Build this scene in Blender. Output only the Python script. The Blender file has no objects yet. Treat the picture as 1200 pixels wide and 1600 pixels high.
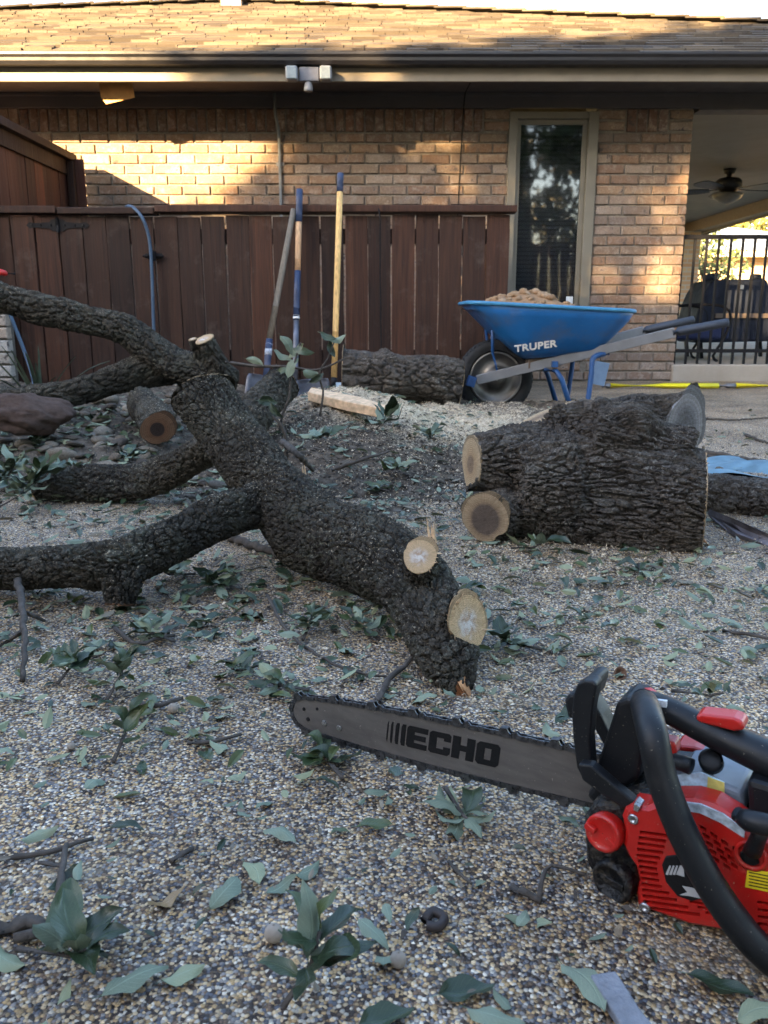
import bpy, bmesh, math, random
import numpy as np
from mathutils import Vector, Matrix

random.seed(11)
rng = np.random.default_rng(11)
R = math.radians
scene = bpy.context.scene
COL = scene.collection

# ------------------------------------------------------------------ camera
PITCH = R(13.3); FPX = 1290.0; CAMZ = 0.5          # photograph is 1200 x 1600
cam_d = bpy.data.cameras.new('camera')
cam = bpy.data.objects.new('camera', cam_d); COL.objects.link(cam)
cam.location = (0, 0, CAMZ)
cam.rotation_euler = (math.pi / 2 - PITCH, 0, 0)
cam_d.sensor_width = 36.0
cam_d.lens = 36.0 * FPX / 1600.0
cam_d.clip_start = 0.02; cam_d.clip_end = 600
cam_d.dof.use_dof = True
cam_d.dof.focus_distance = 1.2
cam_d.dof.aperture_fstop = 16.0
scene.camera = cam

# ------------------------------------------------------------------ light
SUN = Vector((0.80, 1.0, -0.41)).normalized()      # direction the sunlight travels
EL = math.asin(-SUN.z)
AZ = math.atan2(-SUN.x, -SUN.y)
world = bpy.data.worlds.new('World'); scene.world = world
world.use_nodes = True
wn = world.node_tree
bg = wn.nodes['Background']
sky = wn.nodes.new('ShaderNodeTexSky')
sky.sky_type = 'NISHITA'; sky.sun_disc = False
sky.sun_elevation = EL; sky.sun_rotation = AZ
sky.air_density = 1.0; sky.dust_density = 2.0; sky.ozone_density = 1.0
wn.links.new(sky.outputs[0], bg.inputs[0])
bg.inputs[1].default_value = 0.075
sun_d = bpy.data.lights.new('sun', 'SUN')
sun_d.energy = 5.0; sun_d.angle = R(0.53); sun_d.color = (1.0, 0.66, 0.31)
sun = bpy.data.objects.new('sun', sun_d); COL.objects.link(sun)
sun.rotation_euler = SUN.to_track_quat('-Z', 'Y').to_euler()
sun.location = (-8, -10, 12)
vs = scene.view_settings
vs.view_transform = 'Standard'; vs.look = 'None'; vs.exposure = 3.9; vs.gamma = 1.0
vs.use_curve_mapping = False
cy = scene.cycles
cy.max_bounces = 5; cy.diffuse_bounces = 3; cy.glossy_bounces = 3; cy.transmission_bounces = 3; cy.transparent_max_bounces = 6
cy.caustics_reflective = False; cy.caustics_refractive = False

# ------------------------------------------------------------------ pixel -> place
_c, _s = math.cos(PITCH), math.sin(PITCH)
def ray(px, py):
    v = 800 - py
    return Vector((px - 600, _c * FPX + _s * v, -_s * FPX + _c * v))
def at(px, py, Y):
    d = ray(px, py); return Vector((0, 0, CAMZ)) + d * (Y / d.y)
def gz(px, py, z=0.0):
    d = ray(px, py); return Vector((0, 0, CAMZ)) + d * ((z - CAMZ) / d.z)

# ------------------------------------------------------------------ objects
WORLD0 = {}
def link(o, parent=None, origin=None):
    COL.objects.link(o)
    if parent is not None:
        o.parent = parent
    return o
def tag(o, label=None, cat=None, group=None, kind=None):
    if label: o['label'] = label
    if cat: o['category'] = cat
    if group: o['group'] = group
    if kind: o['kind'] = kind
    return o
def empty(name, loc, label=None, cat=None, group=None):
    o = bpy.data.objects.new(name, None); COL.objects.link(o)
    o.location = loc; o.empty_display_size = 0.1
    WORLD0[o] = Vector(loc)
    return tag(o, label, cat, group)
def mesh_of(name, V, F, mat=None, smooth=False):
    me = bpy.data.meshes.new(name)
    me.from_pydata([tuple(v) for v in V] if not isinstance(V, np.ndarray) else V.tolist(), [], F if isinstance(F, list) else F.tolist())
    me.update()
    if mat: me.materials.append(mat)
    if smooth:
        me.polygons.foreach_set('use_smooth', [True] * len(me.polygons))
    return me
def place(name, V, F, mat, parent=None, smooth=False, bevel=0, seg=2, base=None):
    """vertices in world coordinates; the object's origin is its parent's, or its own base"""
    V = np.asarray([tuple(v) for v in V], dtype=float) if not isinstance(V, np.ndarray) else V
    if parent is not None:
        b = WORLD0[parent]
    elif base is not None:
        b = Vector(base)
    else:
        lo, hi = V.min(0), V.max(0)
        b = Vector(((lo[0] + hi[0]) / 2, (lo[1] + hi[1]) / 2, lo[2]))
    me = mesh_of(name, V - np.array(b), F, mat, smooth)
    o = bpy.data.objects.new(name, me); COL.objects.link(o)
    if parent is not None:
        o.parent = parent
    else:
        o.location = b
    WORLD0[o] = b
    if bevel:
        m = o.modifiers.new('bevel', 'BEVEL'); m.width = bevel; m.segments = seg; m.limit_method = 'ANGLE'; m.angle_limit = R(35)
    return o

def frame(t, up=Vector((0, 0, 1))):
    t = Vector(t).normalized()
    if abs(t.dot(up)) > 0.95: up = Vector((0, 1, 0))
    a = t.cross(up).normalized(); b = a.cross(t).normalized()
    return a, b
def spline(pts, step=0.02):
    """Catmull-Rom through (x, y, z, r) rows, resampled"""
    P = [np.array(p, float) for p in pts]
    if len(P) == 2:
        n = max(2, int(np.linalg.norm(P[1][:3] - P[0][:3]) / step) + 1)
        return np.array([P[0] + (P[1] - P[0]) * k / (n - 1) for k in range(n)])
    P = [2 * P[0] - P[1]] + P + [2 * P[-1] - P[-2]]
    out = []
    for i in range(1, len(P) - 2):
        p0, p1, p2, p3 = P[i - 1:i + 3]
        n = max(2, int(np.linalg.norm(p2[:3] - p1[:3]) / step))
        for k in range(n):
            t = k / n
            out.append(0.5 * (2 * p1 + (p2 - p0) * t + (2 * p0 - 5 * p1 + 4 * p2 - p3) * t * t + (3 * p1 - p0 - 3 * p2 + p3) * t ** 3))
    out.append(P[-2])
    return np.array(out)

class MB:
    def __init__(s): s.V = []; s.F = []
    def add(s, V, F):
        o = len(s.V); s.V += [Vector(v) for v in V]; s.F += [tuple(i + o for i in f) for f in F]; return s
    def box(s, c, size, rot=None):
        hx, hy, hz = size[0] / 2, size[1] / 2, size[2] / 2
        M = rot.to_matrix() if hasattr(rot, 'to_matrix') else (rot or Matrix.Identity(3))
        V = [Vector(c) + M @ Vector((sx * hx, sy * hy, sz * hz)) for sx in (-1, 1) for sy in (-1, 1) for sz in (-1, 1)]
        return s.add(V, [(0, 1, 3, 2), (4, 6, 7, 5), (0, 4, 5, 1), (2, 3, 7, 6), (0, 2, 6, 4), (1, 5, 7, 3)])
    def bb(s, x0, x1, y0, y1, z0, z1):
        return s.box(((x0 + x1) / 2, (y0 + y1) / 2, (z0 + z1) / 2), (x1 - x0, y1 - y0, z1 - z0))
    def bar(s, a, b, w, h, up=Vector((0, 0, 1))):
        a, b = Vector(a), Vector(b); t = (b - a).normalized(); u, v = frame(t, up)
        V = []
        for p in (a, b):
            for i, j in ((-1, -1), (1, -1), (1, 1), (-1, 1)):
                V.append(p + u * (w / 2 * i) + v * (h / 2 * j))
        return s.add(V, [(3, 2, 1, 0), (4, 5, 6, 7), (0, 1, 5, 4), (1, 2, 6, 5), (2, 3, 7, 6), (3, 0, 4, 7)])
    def tube(s, pts, r, n=10, caps=True, ell=1.0, up=Vector((0, 0, 1))):
        pts = [Vector(p[:3]) for p in pts]; m = len(pts)
        rr = r if hasattr(r, '__len__') else [r] * m
        V = []; u = None
        for i, p in enumerate(pts):
            t = (pts[min(i + 1, m - 1)] - pts[max(i - 1, 0)]).normalized()
            if u is None: u, v = frame(t, up)
            else:
                u = (u - t * u.dot(t)).normalized(); v = u.cross(t).normalized() * -1
                v = t.cross(u).normalized()
            for k in range(n):
                a = 2 * math.pi * k / n
                V.append(p + u * (math.cos(a) * rr[i]) + v * (math.sin(a) * rr[i] * ell))
        F = []
        for i in range(m - 1):
            for k in range(n):
                k2 = (k + 1) % n
                F.append((i * n + k, i * n + k2, (i + 1) * n + k2, (i + 1) * n + k))
        if caps:
            F.append(tuple(reversed(range(n)))); F.append(tuple((m - 1) * n + k for k in range(n)))
        return s.add(V, F)
    def lathe(s, prof, o, axis, n=24, cap=True):
        """prof: (distance along the axis, radius)"""
        o = Vector(o); t = Vector(axis).normalized(); u, v = frame(t)
        V = []; F = []
        for d, r in prof:
            for k in range(n):
                a = 2 * math.pi * k / n
                V.append(o + t * d + u * (math.cos(a) * r) + v * (math.sin(a) * r))
        for i in range(len(prof) - 1):
            for k in range(n):
                k2 = (k + 1) % n
                F.append((i * n + k, (i + 1) * n + k, (i + 1) * n + k2, i * n + k2))
        if cap:
            F.append(tuple(range(n))); F.append(tuple(reversed([(len(prof) - 1) * n + k for k in range(n)])))
        return s.add(V, F)
    def prism(s, poly, o, ex, ey, depth0, depth1, ez=None):
        """2D outline in the plane (o; ex, ey), extruded along ez"""
        o, ex, ey = Vector(o), Vector(ex), Vector(ey)
        ez = Vector(ez) if ez is not None else ex.cross(ey)
        n = len(poly)
        V = [o + ex * a + ey * b + ez * depth0 for a, b in poly] + [o + ex * a + ey * b + ez * depth1 for a, b in poly]
        F = [tuple(reversed(range(n))), tuple(range(n, 2 * n))]
        F += [(i, (i + 1) % n, n + (i + 1) % n, n + i) for i in range(n)]
        return s.add(V, F)
    def ball(s, c, r, n=14, m=9, sc=(1, 1, 1)):
        V = []; F = []
        c = Vector(c)
        for i in range(1, m):
            b = math.pi * i / m
            for k in range(n):
                a = 2 * math.pi * k / n
                V.append(c + Vector((math.sin(b) * math.cos(a) * r * sc[0], math.sin(b) * math.sin(a) * r * sc[1], math.cos(b) * r * sc[2])))
        V.append(c + Vector((0, 0, r * sc[2]))); V.append(c - Vector((0, 0, r * sc[2])))
        for i in range(m - 2):
            for k in range(n):
                k2 = (k + 1) % n
                F.append((i * n + k, (i + 1) * n + k, (i + 1) * n + k2, i * n + k2))
        T, Bm = len(V) - 2, len(V) - 1
        for k in range(n):
            k2 = (k + 1) % n
            F.append((k, k2, T)); F.append(((m - 2) * n + k2, (m - 2) * n + k, Bm))
        return s.add(V, F)
    def fix(s):
        bm = bmesh.new()
        vs_ = [bm.verts.new(v) for v in s.V]
        for f in s.F:
            try: bm.faces.new([vs_[i] for i in f])
            except ValueError: pass
        bmesh.ops.recalc_face_normals(bm, faces=bm.faces)
        bm.verts.index_update()
        s.F = [tuple(v.index for v in f.verts) for f in bm.faces]
        bm.free(); return s
    def build(s, name, mat, parent=None, smooth=False, bevel=0, seg=2, base=None, fix=True):
        if fix: s.fix()
        return place(name, s.V, s.F, mat, parent, smooth, bevel, seg, base)
def smooth_by_angle(o, deg=40):
    me = o.data
    me.polygons.foreach_set('use_smooth', [True] * len(me.polygons))
    me.set_sharp_from_angle(angle=R(deg)) if hasattr(me, 'set_sharp_from_angle') else None
    return o
def dup(o, loc=None, rot=None, scale=None, parent=None):
    c = o.copy(); COL.objects.link(c); c.parent = parent if parent is not None else None
    if loc is not None: c.location = loc
    if rot is not None: c.rotation_euler = rot
    if scale is not None: c.scale = scale
    return c

# ------------------------------------------------------------------ numpy noise
def _h(ix, iy, iz, k):
    with np.errstate(over='ignore'):
        h = (ix.astype(np.uint32) * np.uint32(374761393) + iy.astype(np.uint32) * np.uint32(668265263) + iz.astype(np.uint32) * np.uint32(2147483647) + np.uint32(k * 97531 + 1013)).astype(np.uint32)
        h = (h ^ (h >> np.uint32(13))) * np.uint32(1274126177)
        h = (h ^ (h >> np.uint32(16))) * np.uint32(2246822519)
        h = h ^ (h >> np.uint32(15))
    return h.astype(np.float64) / 4294967295.0
def worley(P):
    I = np.floor(P).astype(np.int64); f1 = np.full(len(P), 9.0); f2 = np.full(len(P), 9.0); cid = np.zeros(len(P))
    for dx in (-1, 0, 1):
        for dy in (-1, 0, 1):
            for dz in (-1, 0, 1):
                a, b, c = I[:, 0] + dx, I[:, 1] + dy, I[:, 2] + dz
                px, py, pz = a + _h(a, b, c, 1), b + _h(a, b, c, 2), c + _h(a, b, c, 3)
                d = np.sqrt((P[:, 0] - px) ** 2 + (P[:, 1] - py) ** 2 + (P[:, 2] - pz) ** 2)
                n1 = d < f1
                f2 = np.where(n1, f1, np.minimum(f2, d)); cid = np.where(n1, _h(a, b, c, 4), cid); f1 = np.where(n1, d, f1)
    return f1, f2, cid
def vnoise(P, k=7):
    I = np.floor(P).astype(np.int64); f = P - I; f = f * f * (3 - 2 * f)
    r = np.zeros(len(P))
    for dx in (0, 1):
        for dy in (0, 1):
            for dz in (0, 1):
                w = (f[:, 0] if dx else 1 - f[:, 0]) * (f[:, 1] if dy else 1 - f[:, 1]) * (f[:, 2] if dz else 1 - f[:, 2])
                r += w * _h(I[:, 0] + dx, I[:, 1] + dy, I[:, 2] + dz, k)
    return r * 2 - 1
def fbm(P, o=3, k=7):
    r = 0; a = 1; P = np.asarray(P, float)
    for i in range(o):
        r = r + a * vnoise(P * 2 ** i + i * 17.3, k + i); a *= 0.5
    return r
def sstep(a, b, x):
    t = np.clip((x - a) / (b - a), 0, 1); return t * t * (3 - 2 * t)

# ------------------------------------------------------------------ materials
class M:
    def __init__(s, name, rough=0.7, spec=0.4, metal=0.0):
        s.m = bpy.data.materials.new(name); s.m.use_nodes = True
        s.nt = s.m.node_tree; s.b = s.nt.nodes['Principled BSDF']
        s.b.inputs['Roughness'].default_value = rough
        s.b.inputs['Specular IOR Level'].default_value = spec
        s.b.inputs['Metallic'].default_value = metal
        s._tc = None
    def n(s, t, **kw):
        nd = s.nt.nodes.new('ShaderNode' + t)
        for k, v in kw.items(): setattr(nd, k, v)
        return nd
    def l(s, a, b): s.nt.links.new(a, b)
    def tc(s, which='Object'):
        if not s._tc: s._tc = s.n('TexCoord')
        return s._tc.outputs[which]
    def mapped(s, scale=(1, 1, 1), rot=(0, 0, 0), which='Object'):
        mp = s.n('Mapping'); mp.inputs['Scale'].default_value = scale; mp.inputs['Rotation'].default_value = rot
        s.l(s.tc(which), mp.inputs[0]); return mp.outputs[0]
    def pos(s):
        return s.n('NewGeometry').outputs['Position']
    def noise(s, scale, detail=3, vec=None, rough=0.55, dist=0.0):
        nd = s.n('TexNoise'); nd.inputs['Scale'].default_value = scale; nd.inputs['Detail'].default_value = detail
        nd.inputs['Roughness'].default_value = rough; nd.inputs['Distortion'].default_value = dist
        s.l(vec if vec is not None else s.tc(), nd.inputs['Vector']); return nd.outputs['Fac']
    def voro(s, scale, vec=None, feature='F1', out='Distance', rnd=1.0):
        nd = s.n('TexVoronoi', feature=feature); nd.inputs['Scale'].default_value = scale; nd.inputs['Randomness'].default_value = rnd
        s.l(vec if vec is not None else s.tc(), nd.inputs['Vector']); return nd.outputs[out]
    def ramp(s, fac, stops, interp='LINEAR'):
        nd = s.n('ValToRGB'); e = nd.color_ramp; e.interpolation = interp
        while len(e.elements) > 1: e.elements.remove(e.elements[-1])
        for i, (p, c) in enumerate(stops):
            c = tuple(c) + (1,) if len(c) == 3 else c
            el = e.elements[0] if i == 0 else e.elements.new(p)
            el.position = p; el.color = c
        s.l(fac, nd.inputs[0]); return nd.outputs[0]
    def gray(s, fac, a, b, lo=0.0, hi=1.0):
        nd = s.n('MapRange'); nd.inputs[1].default_value = a; nd.inputs[2].default_value = b
        nd.inputs[3].default_value = lo; nd.inputs[4].default_value = hi
        s.l(fac, nd.inputs[0]); return nd.outputs[0]
    def mix(s, fac, a, b, mode='MIX'):
        nd = s.n('Mix', data_type='RGBA', blend_type=mode)
        for sock, v in ((nd.inputs[0], fac), (nd.inputs[6], a), (nd.inputs[7], b)):
            if isinstance(v, (int, float)): sock.default_value = v
            elif isinstance(v, tuple): sock.default_value = tuple(v) + (1,) if len(v) == 3 else v
            else: s.l(v, sock)
        return nd.outputs[2]
    def math(s, op, a, b=None):
        nd = s.n('Math', operation=op)
        for sock, v in ((nd.inputs[0], a), (nd.inputs[1], b)):
            if v is None: continue
            if isinstance(v, (int, float)): sock.default_value = v
            else: s.l(v, sock)
        return nd.outputs[0]
    def color(s, c):
        if isinstance(c, tuple): s.b.inputs['Base Color'].default_value = tuple(c) + (1,)
        else: s.l(c, s.b.inputs['Base Color'])
        return s
    def rough(s, c):
        if isinstance(c, (int, float)): s.b.inputs['Roughness'].default_value = c
        else: s.l(c, s.b.inputs['Roughness'])
        return s
    def bump(s, h, strength=0.5, dist=0.01):
        nd = s.n('Bump'); nd.inputs['Strength'].default_value = strength; nd.inputs['Distance'].default_value = dist
        s.l(h, nd.inputs['Height'])
        if s.b.inputs['Normal'].links: s.l(s.b.inputs['Normal'].links[0].from_socket, nd.inputs['Normal'])
        s.l(nd.outputs[0], s.b.inputs['Normal']); return s
    def rnd(s): return s.n('ObjectInfo').outputs['Random']
def simple(name, col, rough=0.6, spec=0.4, metal=0.0, var=0.12, scale=30, bump=0.0, bscale=120, bdist=0.002):
    m = M(name, rough, spec, metal)
    f = m.noise(scale, 4)
    a = tuple(c * (1 - var) for c in col); b = tuple(min(1, c * (1 + var)) for c in col)
    m.color(m.ramp(f, [(0.3, a), (0.7, b)]))
    m.rough(m.gray(m.noise(scale * 2.3, 3), 0.3, 0.7, max(0.03, rough - 0.08), min(1, rough + 0.1)))
    if bump: m.bump(m.noise(bscale, 3), bump, bdist)
    return m.m
# ------------------------------------------------------------------ the materials of the place
def mk_pebble():
    m = M('pebble_aggregate', 0.62, 0.35)
    p = m.pos()
    w = m.n('VectorMath', operation='MULTIPLY'); w.inputs[1].default_value = (1, 1, 1); m.l(p, w.inputs[0]); p = w.outputs[0]
    sc = 330
    col = m.voro(sc, p, out='Color')
    sp = m.n('SeparateColor'); m.l(col, sp.inputs[0])
    base = m.ramp(sp.outputs[0], [(0.0, (0.050, 0.036, 0.030)), (0.17, (0.14, 0.098, 0.066)), (0.26, (0.46, 0.32, 0.165)), (0.41, (0.63, 0.49, 0.31)), (0.55, (0.26, 0.25, 0.25)),
                                   (0.69, (0.125, 0.135, 0.165)), (0.78, (0.56, 0.51, 0.43)), (0.86, (0.20, 0.135, 0.095)), (0.95, (0.72, 0.67, 0.58))], 'CONSTANT')
    tint = m.ramp(sp.outputs[1], [(0, (0.80, 0.77, 0.74)), (1, (1.34, 1.27, 1.18))])
    c = m.mix(1.0, base, tint, 'MULTIPLY')
    d = m.voro(sc, p)
    binder = m.ramp(d, [(0.50, (1, 1, 1)), (0.80, (0.36, 0.32, 0.28))])
    c = m.mix(1.0, c, binder, 'MULTIPLY')
    stain = m.ramp(m.noise(3.2, 5, p), [(0.34, (0.58, 0.56, 0.54)), (0.60, (1.08, 1.07, 1.05))])
    c = m.mix(1.0, c, stain, 'MULTIPLY')
    dust = m.ramp(m.noise(5.5, 6, p, 0.7), [(0.55, (0, 0, 0)), (0.75, (0.5, 0.5, 0.5))])
    c = m.mix(dust, c, (0.33, 0.27, 0.19))
    m.color(c)
    hgt = m.gray(d, 0.0, 0.75, 1.0, 0.0)
    hs = m.math('ADD', hgt, m.math('MULTIPLY', sp.outputs[2], 0.55))
    m.bump(hs, 1.0, 0.0017)
    m.bump(m.noise(35, 3, p), 0.25, 0.004)
    m.rough(m.gray(sp.outputs[1], 0, 1, 0.45, 0.8))
    return m.m
PEBBLE = mk_pebble()

def mk_soil():
    m = M('soil_with_sawdust', 0.95, 0.15)
    p = m.pos()
    soil = m.ramp(m.noise(45, 5, p), [(0.3, (0.045, 0.037, 0.030)), (0.7, (0.165, 0.135, 0.105))])
    saw = m.ramp(m.noise(160, 3, p), [(0.3, (0.36, 0.28, 0.19)), (0.7, (0.70, 0.59, 0.43))])
    sx = m.n('SeparateXYZ'); m.l(p, sx.inputs[0])
    # thrown sawdust lies in a fan round the stump and to the right of it
    dx = m.math('SUBTRACT', sx.outputs[0], 0.17); dy = m.math('SUBTRACT', sx.outputs[1], 3.55)
    q = m.math('ADD', m.math('MULTIPLY', m.math('MULTIPLY', dx, dx), 2.0), m.math('MULTIPLY', m.math('MULTIPLY', dy, dy), 1.1))
    near = m.gray(q, 0.0, 1.0, 0.40, -0.16)
    f = m.math('ADD', m.noise(9, 6, p, 0.72), near)
    f2 = m.math('ADD', f, m.math('MULTIPLY', m.math('SUBTRACT', m.noise(110, 4, p, 0.7), 0.5), 1.3))
    c = m.mix(m.gray(f2, 0.52, 0.86), soil, saw)
    m.color(c)
    m.bump(m.noise(70, 5, p), 0.9, 0.012); m.bump(m.voro(190, p), 0.6, 0.004)
    return m.m
SOIL = mk_soil()

def mk_far_ground():
    m = M('dry_lawn', 0.95, 0.1); p = m.pos()
    m.color(m.ramp(m.noise(2.0, 6, p), [(0.3, (0.13, 0.12, 0.06)), (0.7, (0.24, 0.21, 0.11))]))
    m.bump(m.noise(60, 3, p), 0.6, 0.02); return m.m
LAWN = mk_far_ground()

def mk_concrete(name='concrete', a=(0.24, 0.215, 0.185), b=(0.36, 0.33, 0.29)):
    m = M(name, 0.88, 0.2); p = m.pos()
    m.color(m.mix(0.35, m.ramp(m.noise(4, 6, p, 0.65), [(0.3, a), (0.7, b)]), m.ramp(m.noise(180, 2, p), [(0.3, a), (0.7, b)])))
    m.bump(m.noise(120, 4, p), 0.4, 0.003); return m.m
CONC = mk_concrete()

def mk_brick(name, stops):
    m = M(name, 0.9, 0.2); r = m.rnd()
    base = m.ramp(r, stops)
    oi = m.n('VectorMath', operation='ADD'); m.l(m.tc(), oi.inputs[0])
    cmb = m.n('CombineXYZ')
    for i in range(3): m.l(m.math('MULTIPLY', r, 37.0 + 11 * i), cmb.inputs[i])
    m.l(cmb.outputs[0], oi.inputs[1]); v = oi.outputs[0]
    white = m.ramp(m.noise(20, 5, v, 0.75), [(0.48, (0, 0, 0)), (0.66, (0.85, 0.85, 0.85))])
    c = m.mix(white, base, (0.31, 0.275, 0.245))
    dark = m.ramp(m.noise(10, 5, v, 0.75), [(0.585, (0, 0, 0)), (0.66, (0.9, 0.9, 0.9))])
    c = m.mix(1.0, c, m.ramp(m.n('ObjectInfo').outputs['Random'], [(0, (1.12, 1.0, 0.95)), (0.17, (0.72, 0.72, 0.80)), (0.33, (1.18, 1.12, 1.06)), (0.48, (0.80, 0.70, 0.68)), (0.62, (1.15, 1.15, 1.18)), (0.8, (0.85, 0.80, 0.80)), (1, (1.25, 1.12, 1.0))]), 'MULTIPLY')
    c = m.mix(dark, c, (0.05, 0.042, 0.045))
    c = m.mix(1.0, c, m.ramp(m.noise(90, 4, v), [(0.25, (0.7, 0.7, 0.7)), (0.75, (1.15, 1.15, 1.15))]), 'MULTIPLY')
    m.color(c)
    m.bump(m.noise(45, 5, v, 0.65), 0.8, 0.005)
    return m.m
BRICK = mk_brick('old_brick', [(0.0, (0.187, 0.134, 0.097)), (0.2, (0.222, 0.177, 0.136)), (0.4, (0.206, 0.140, 0.099)), (0.55, (0.237, 0.200, 0.163)), (0.7, (0.170, 0.112, 0.083)), (0.85, (0.212, 0.171, 0.130)), (1.0, (0.138, 0.105, 0.089))])
BRICKS = mk_brick('soldier_brick_clay', [(0.0, (0.135, 0.081, 0.060)), (0.35, (0.156, 0.106, 0.081)), (0.7, (0.129, 0.090, 0.072)), (1.0, (0.101, 0.069, 0.059))])
MORTAR = simple('mortar', (0.180, 0.162, 0.141), 0.95, 0.1, var=0.2, scale=60, bump=0.8, bscale=200, bdist=0.004)
def mk_far_brick():
    m = M('far_brick', 0.9, 0.2)
    mp = m.n('Mapping'); mp.inputs['Rotation'].default_value = (math.pi / 2, 0, 0); m.l(m.pos(), mp.inputs[0])
    t = m.n('TexBrick'); m.l(mp.outputs[0], t.inputs['Vector'])
    t.inputs['Color1'].default_value = (0.42, 0.24, 0.13, 1); t.inputs['Color2'].default_value = (0.5, 0.36, 0.22, 1); t.inputs['Mortar'].default_value = (0.4, 0.36, 0.3, 1)
    t.inputs['Scale'].default_value = 1.0; t.inputs['Brick Width'].default_value = 0.21; t.inputs['Row Height'].default_value = 0.075; t.inputs['Mortar Size'].default_value = 0.012
    m.color(t.outputs[0]); return m.m
FARBRICK = mk_far_brick()

def mk_stained(name, a, b, dirt=0.5):
    m = M(name, 0.72, 0.3); r = m.rnd()
    cmb = m.n('CombineXYZ')
    for i in range(3): m.l(m.math('MULTIPLY', r, 23.0 + 7 * i), cmb.inputs[i])
    ad = m.n('VectorMath', operation='ADD'); m.l(m.tc(), ad.inputs[0]); m.l(cmb.outputs[0], ad.inputs[1])
    mp = m.n('Mapping'); mp.inputs['Scale'].default_value = (14, 14, 0.7); m.l(ad.outputs[0], mp.inputs[0])
    g = m.noise(3.0, 6, mp.outputs[0], 0.65, 0.6)
    mp2 = m.n('Mapping'); mp2.inputs['Scale'].default_value = (60, 60, 1.6); m.l(ad.outputs[0], mp2.inputs[0])
    g2 = m.noise(3.0, 4, mp2.outputs[0])
    c = m.ramp(g, [(0.28, a), (0.72, b)])
    c = m.mix(1.0, c, m.ramp(g2, [(0.3, (0.62, 0.62, 0.62)), (0.7, (1.15, 1.15, 1.15))]), 'MULTIPLY')
    c = m.mix(1.0, c, m.ramp(r, [(0, (0.5, 0.52, 0.60)), (0.6, (1.0, 0.97, 0.94)), (1, (1.5, 1.3, 1.15))]), 'MULTIPLY')
    worn = m.ramp(m.noise(5, 6, ad.outputs[0], 0.72), [(0.56, (0, 0, 0)), (0.72, (dirt, dirt, dirt))])
    c = m.mix(worn, c, (0.10, 0.075, 0.06))
    m.color(c); m.bump(g, 0.5, 0.006); m.bump(g2, 0.5, 0.002)
    m.rough(m.gray(g2, 0.3, 0.7, 0.55, 0.85))
    return m.m
FENCEW = mk_stained('fence_stain', (0.020, 0.010, 0.008), (0.067, 0.031, 0.019))
FENCER = mk_stained('red_fence_stain', (0.056, 0.019, 0.012), (0.128, 0.046, 0.027), 0.25)
TRIM = simple('tan_trim_paint', (0.168, 0.150, 0.124), 0.55, 0.4, var=0.10, scale=5, bump=0.15, bscale=40)
SOFFIT = simple('soffit_paint', (0.081, 0.077, 0.083), 0.65, 0.3, var=0.08, scale=4)
GUTTER = simple('gutter_enamel', (0.019, 0.019, 0.023), 0.38, 0.5, var=0.1, scale=6)
WINF = simple('window_frame_paint', (0.141, 0.132, 0.109), 0.45, 0.45, var=0.08, scale=8)
def mk_shingle():
    m = M('asphalt_shingle', 0.92, 0.2); p = m.pos()
    mp = m.n('Mapping'); mp.inputs['Scale'].default_value = (3.6, 7, 1); m.l(p, mp.inputs[0])
    c = m.ramp(m.voro(1.0, mp.outputs[0], out='Color'), [(0, (0.026, 0.021, 0.017)), (0.5, (0.058, 0.049, 0.039)), (1, (0.105, 0.088, 0.068))])
    c = m.mix(1.0, c, m.ramp(m.noise(260, 2, p), [(0.3, (0.7, 0.7, 0.7)), (0.7, (1.15, 1.15, 1.15))]), 'MULTIPLY')
    m.color(c); m.bump(m.noise(200, 3, p), 0.6, 0.004); return m.m
SHINGLE = mk_shingle()
def mk_glass():
    m = M('window_glass', 0.03, 0.5)
    m.color((0.012, 0.016, 0.022)); m.b.inputs['Specular IOR Level'].default_value = 1.0
    m.b.inputs['IOR'].default_value = 1.7
    m.b.inputs['Alpha'].default_value = 0.75
    m.bump(m.noise(3.0, 2), 0.05, 0.01)
    return m.m
GLASS = mk_glass()

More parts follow.
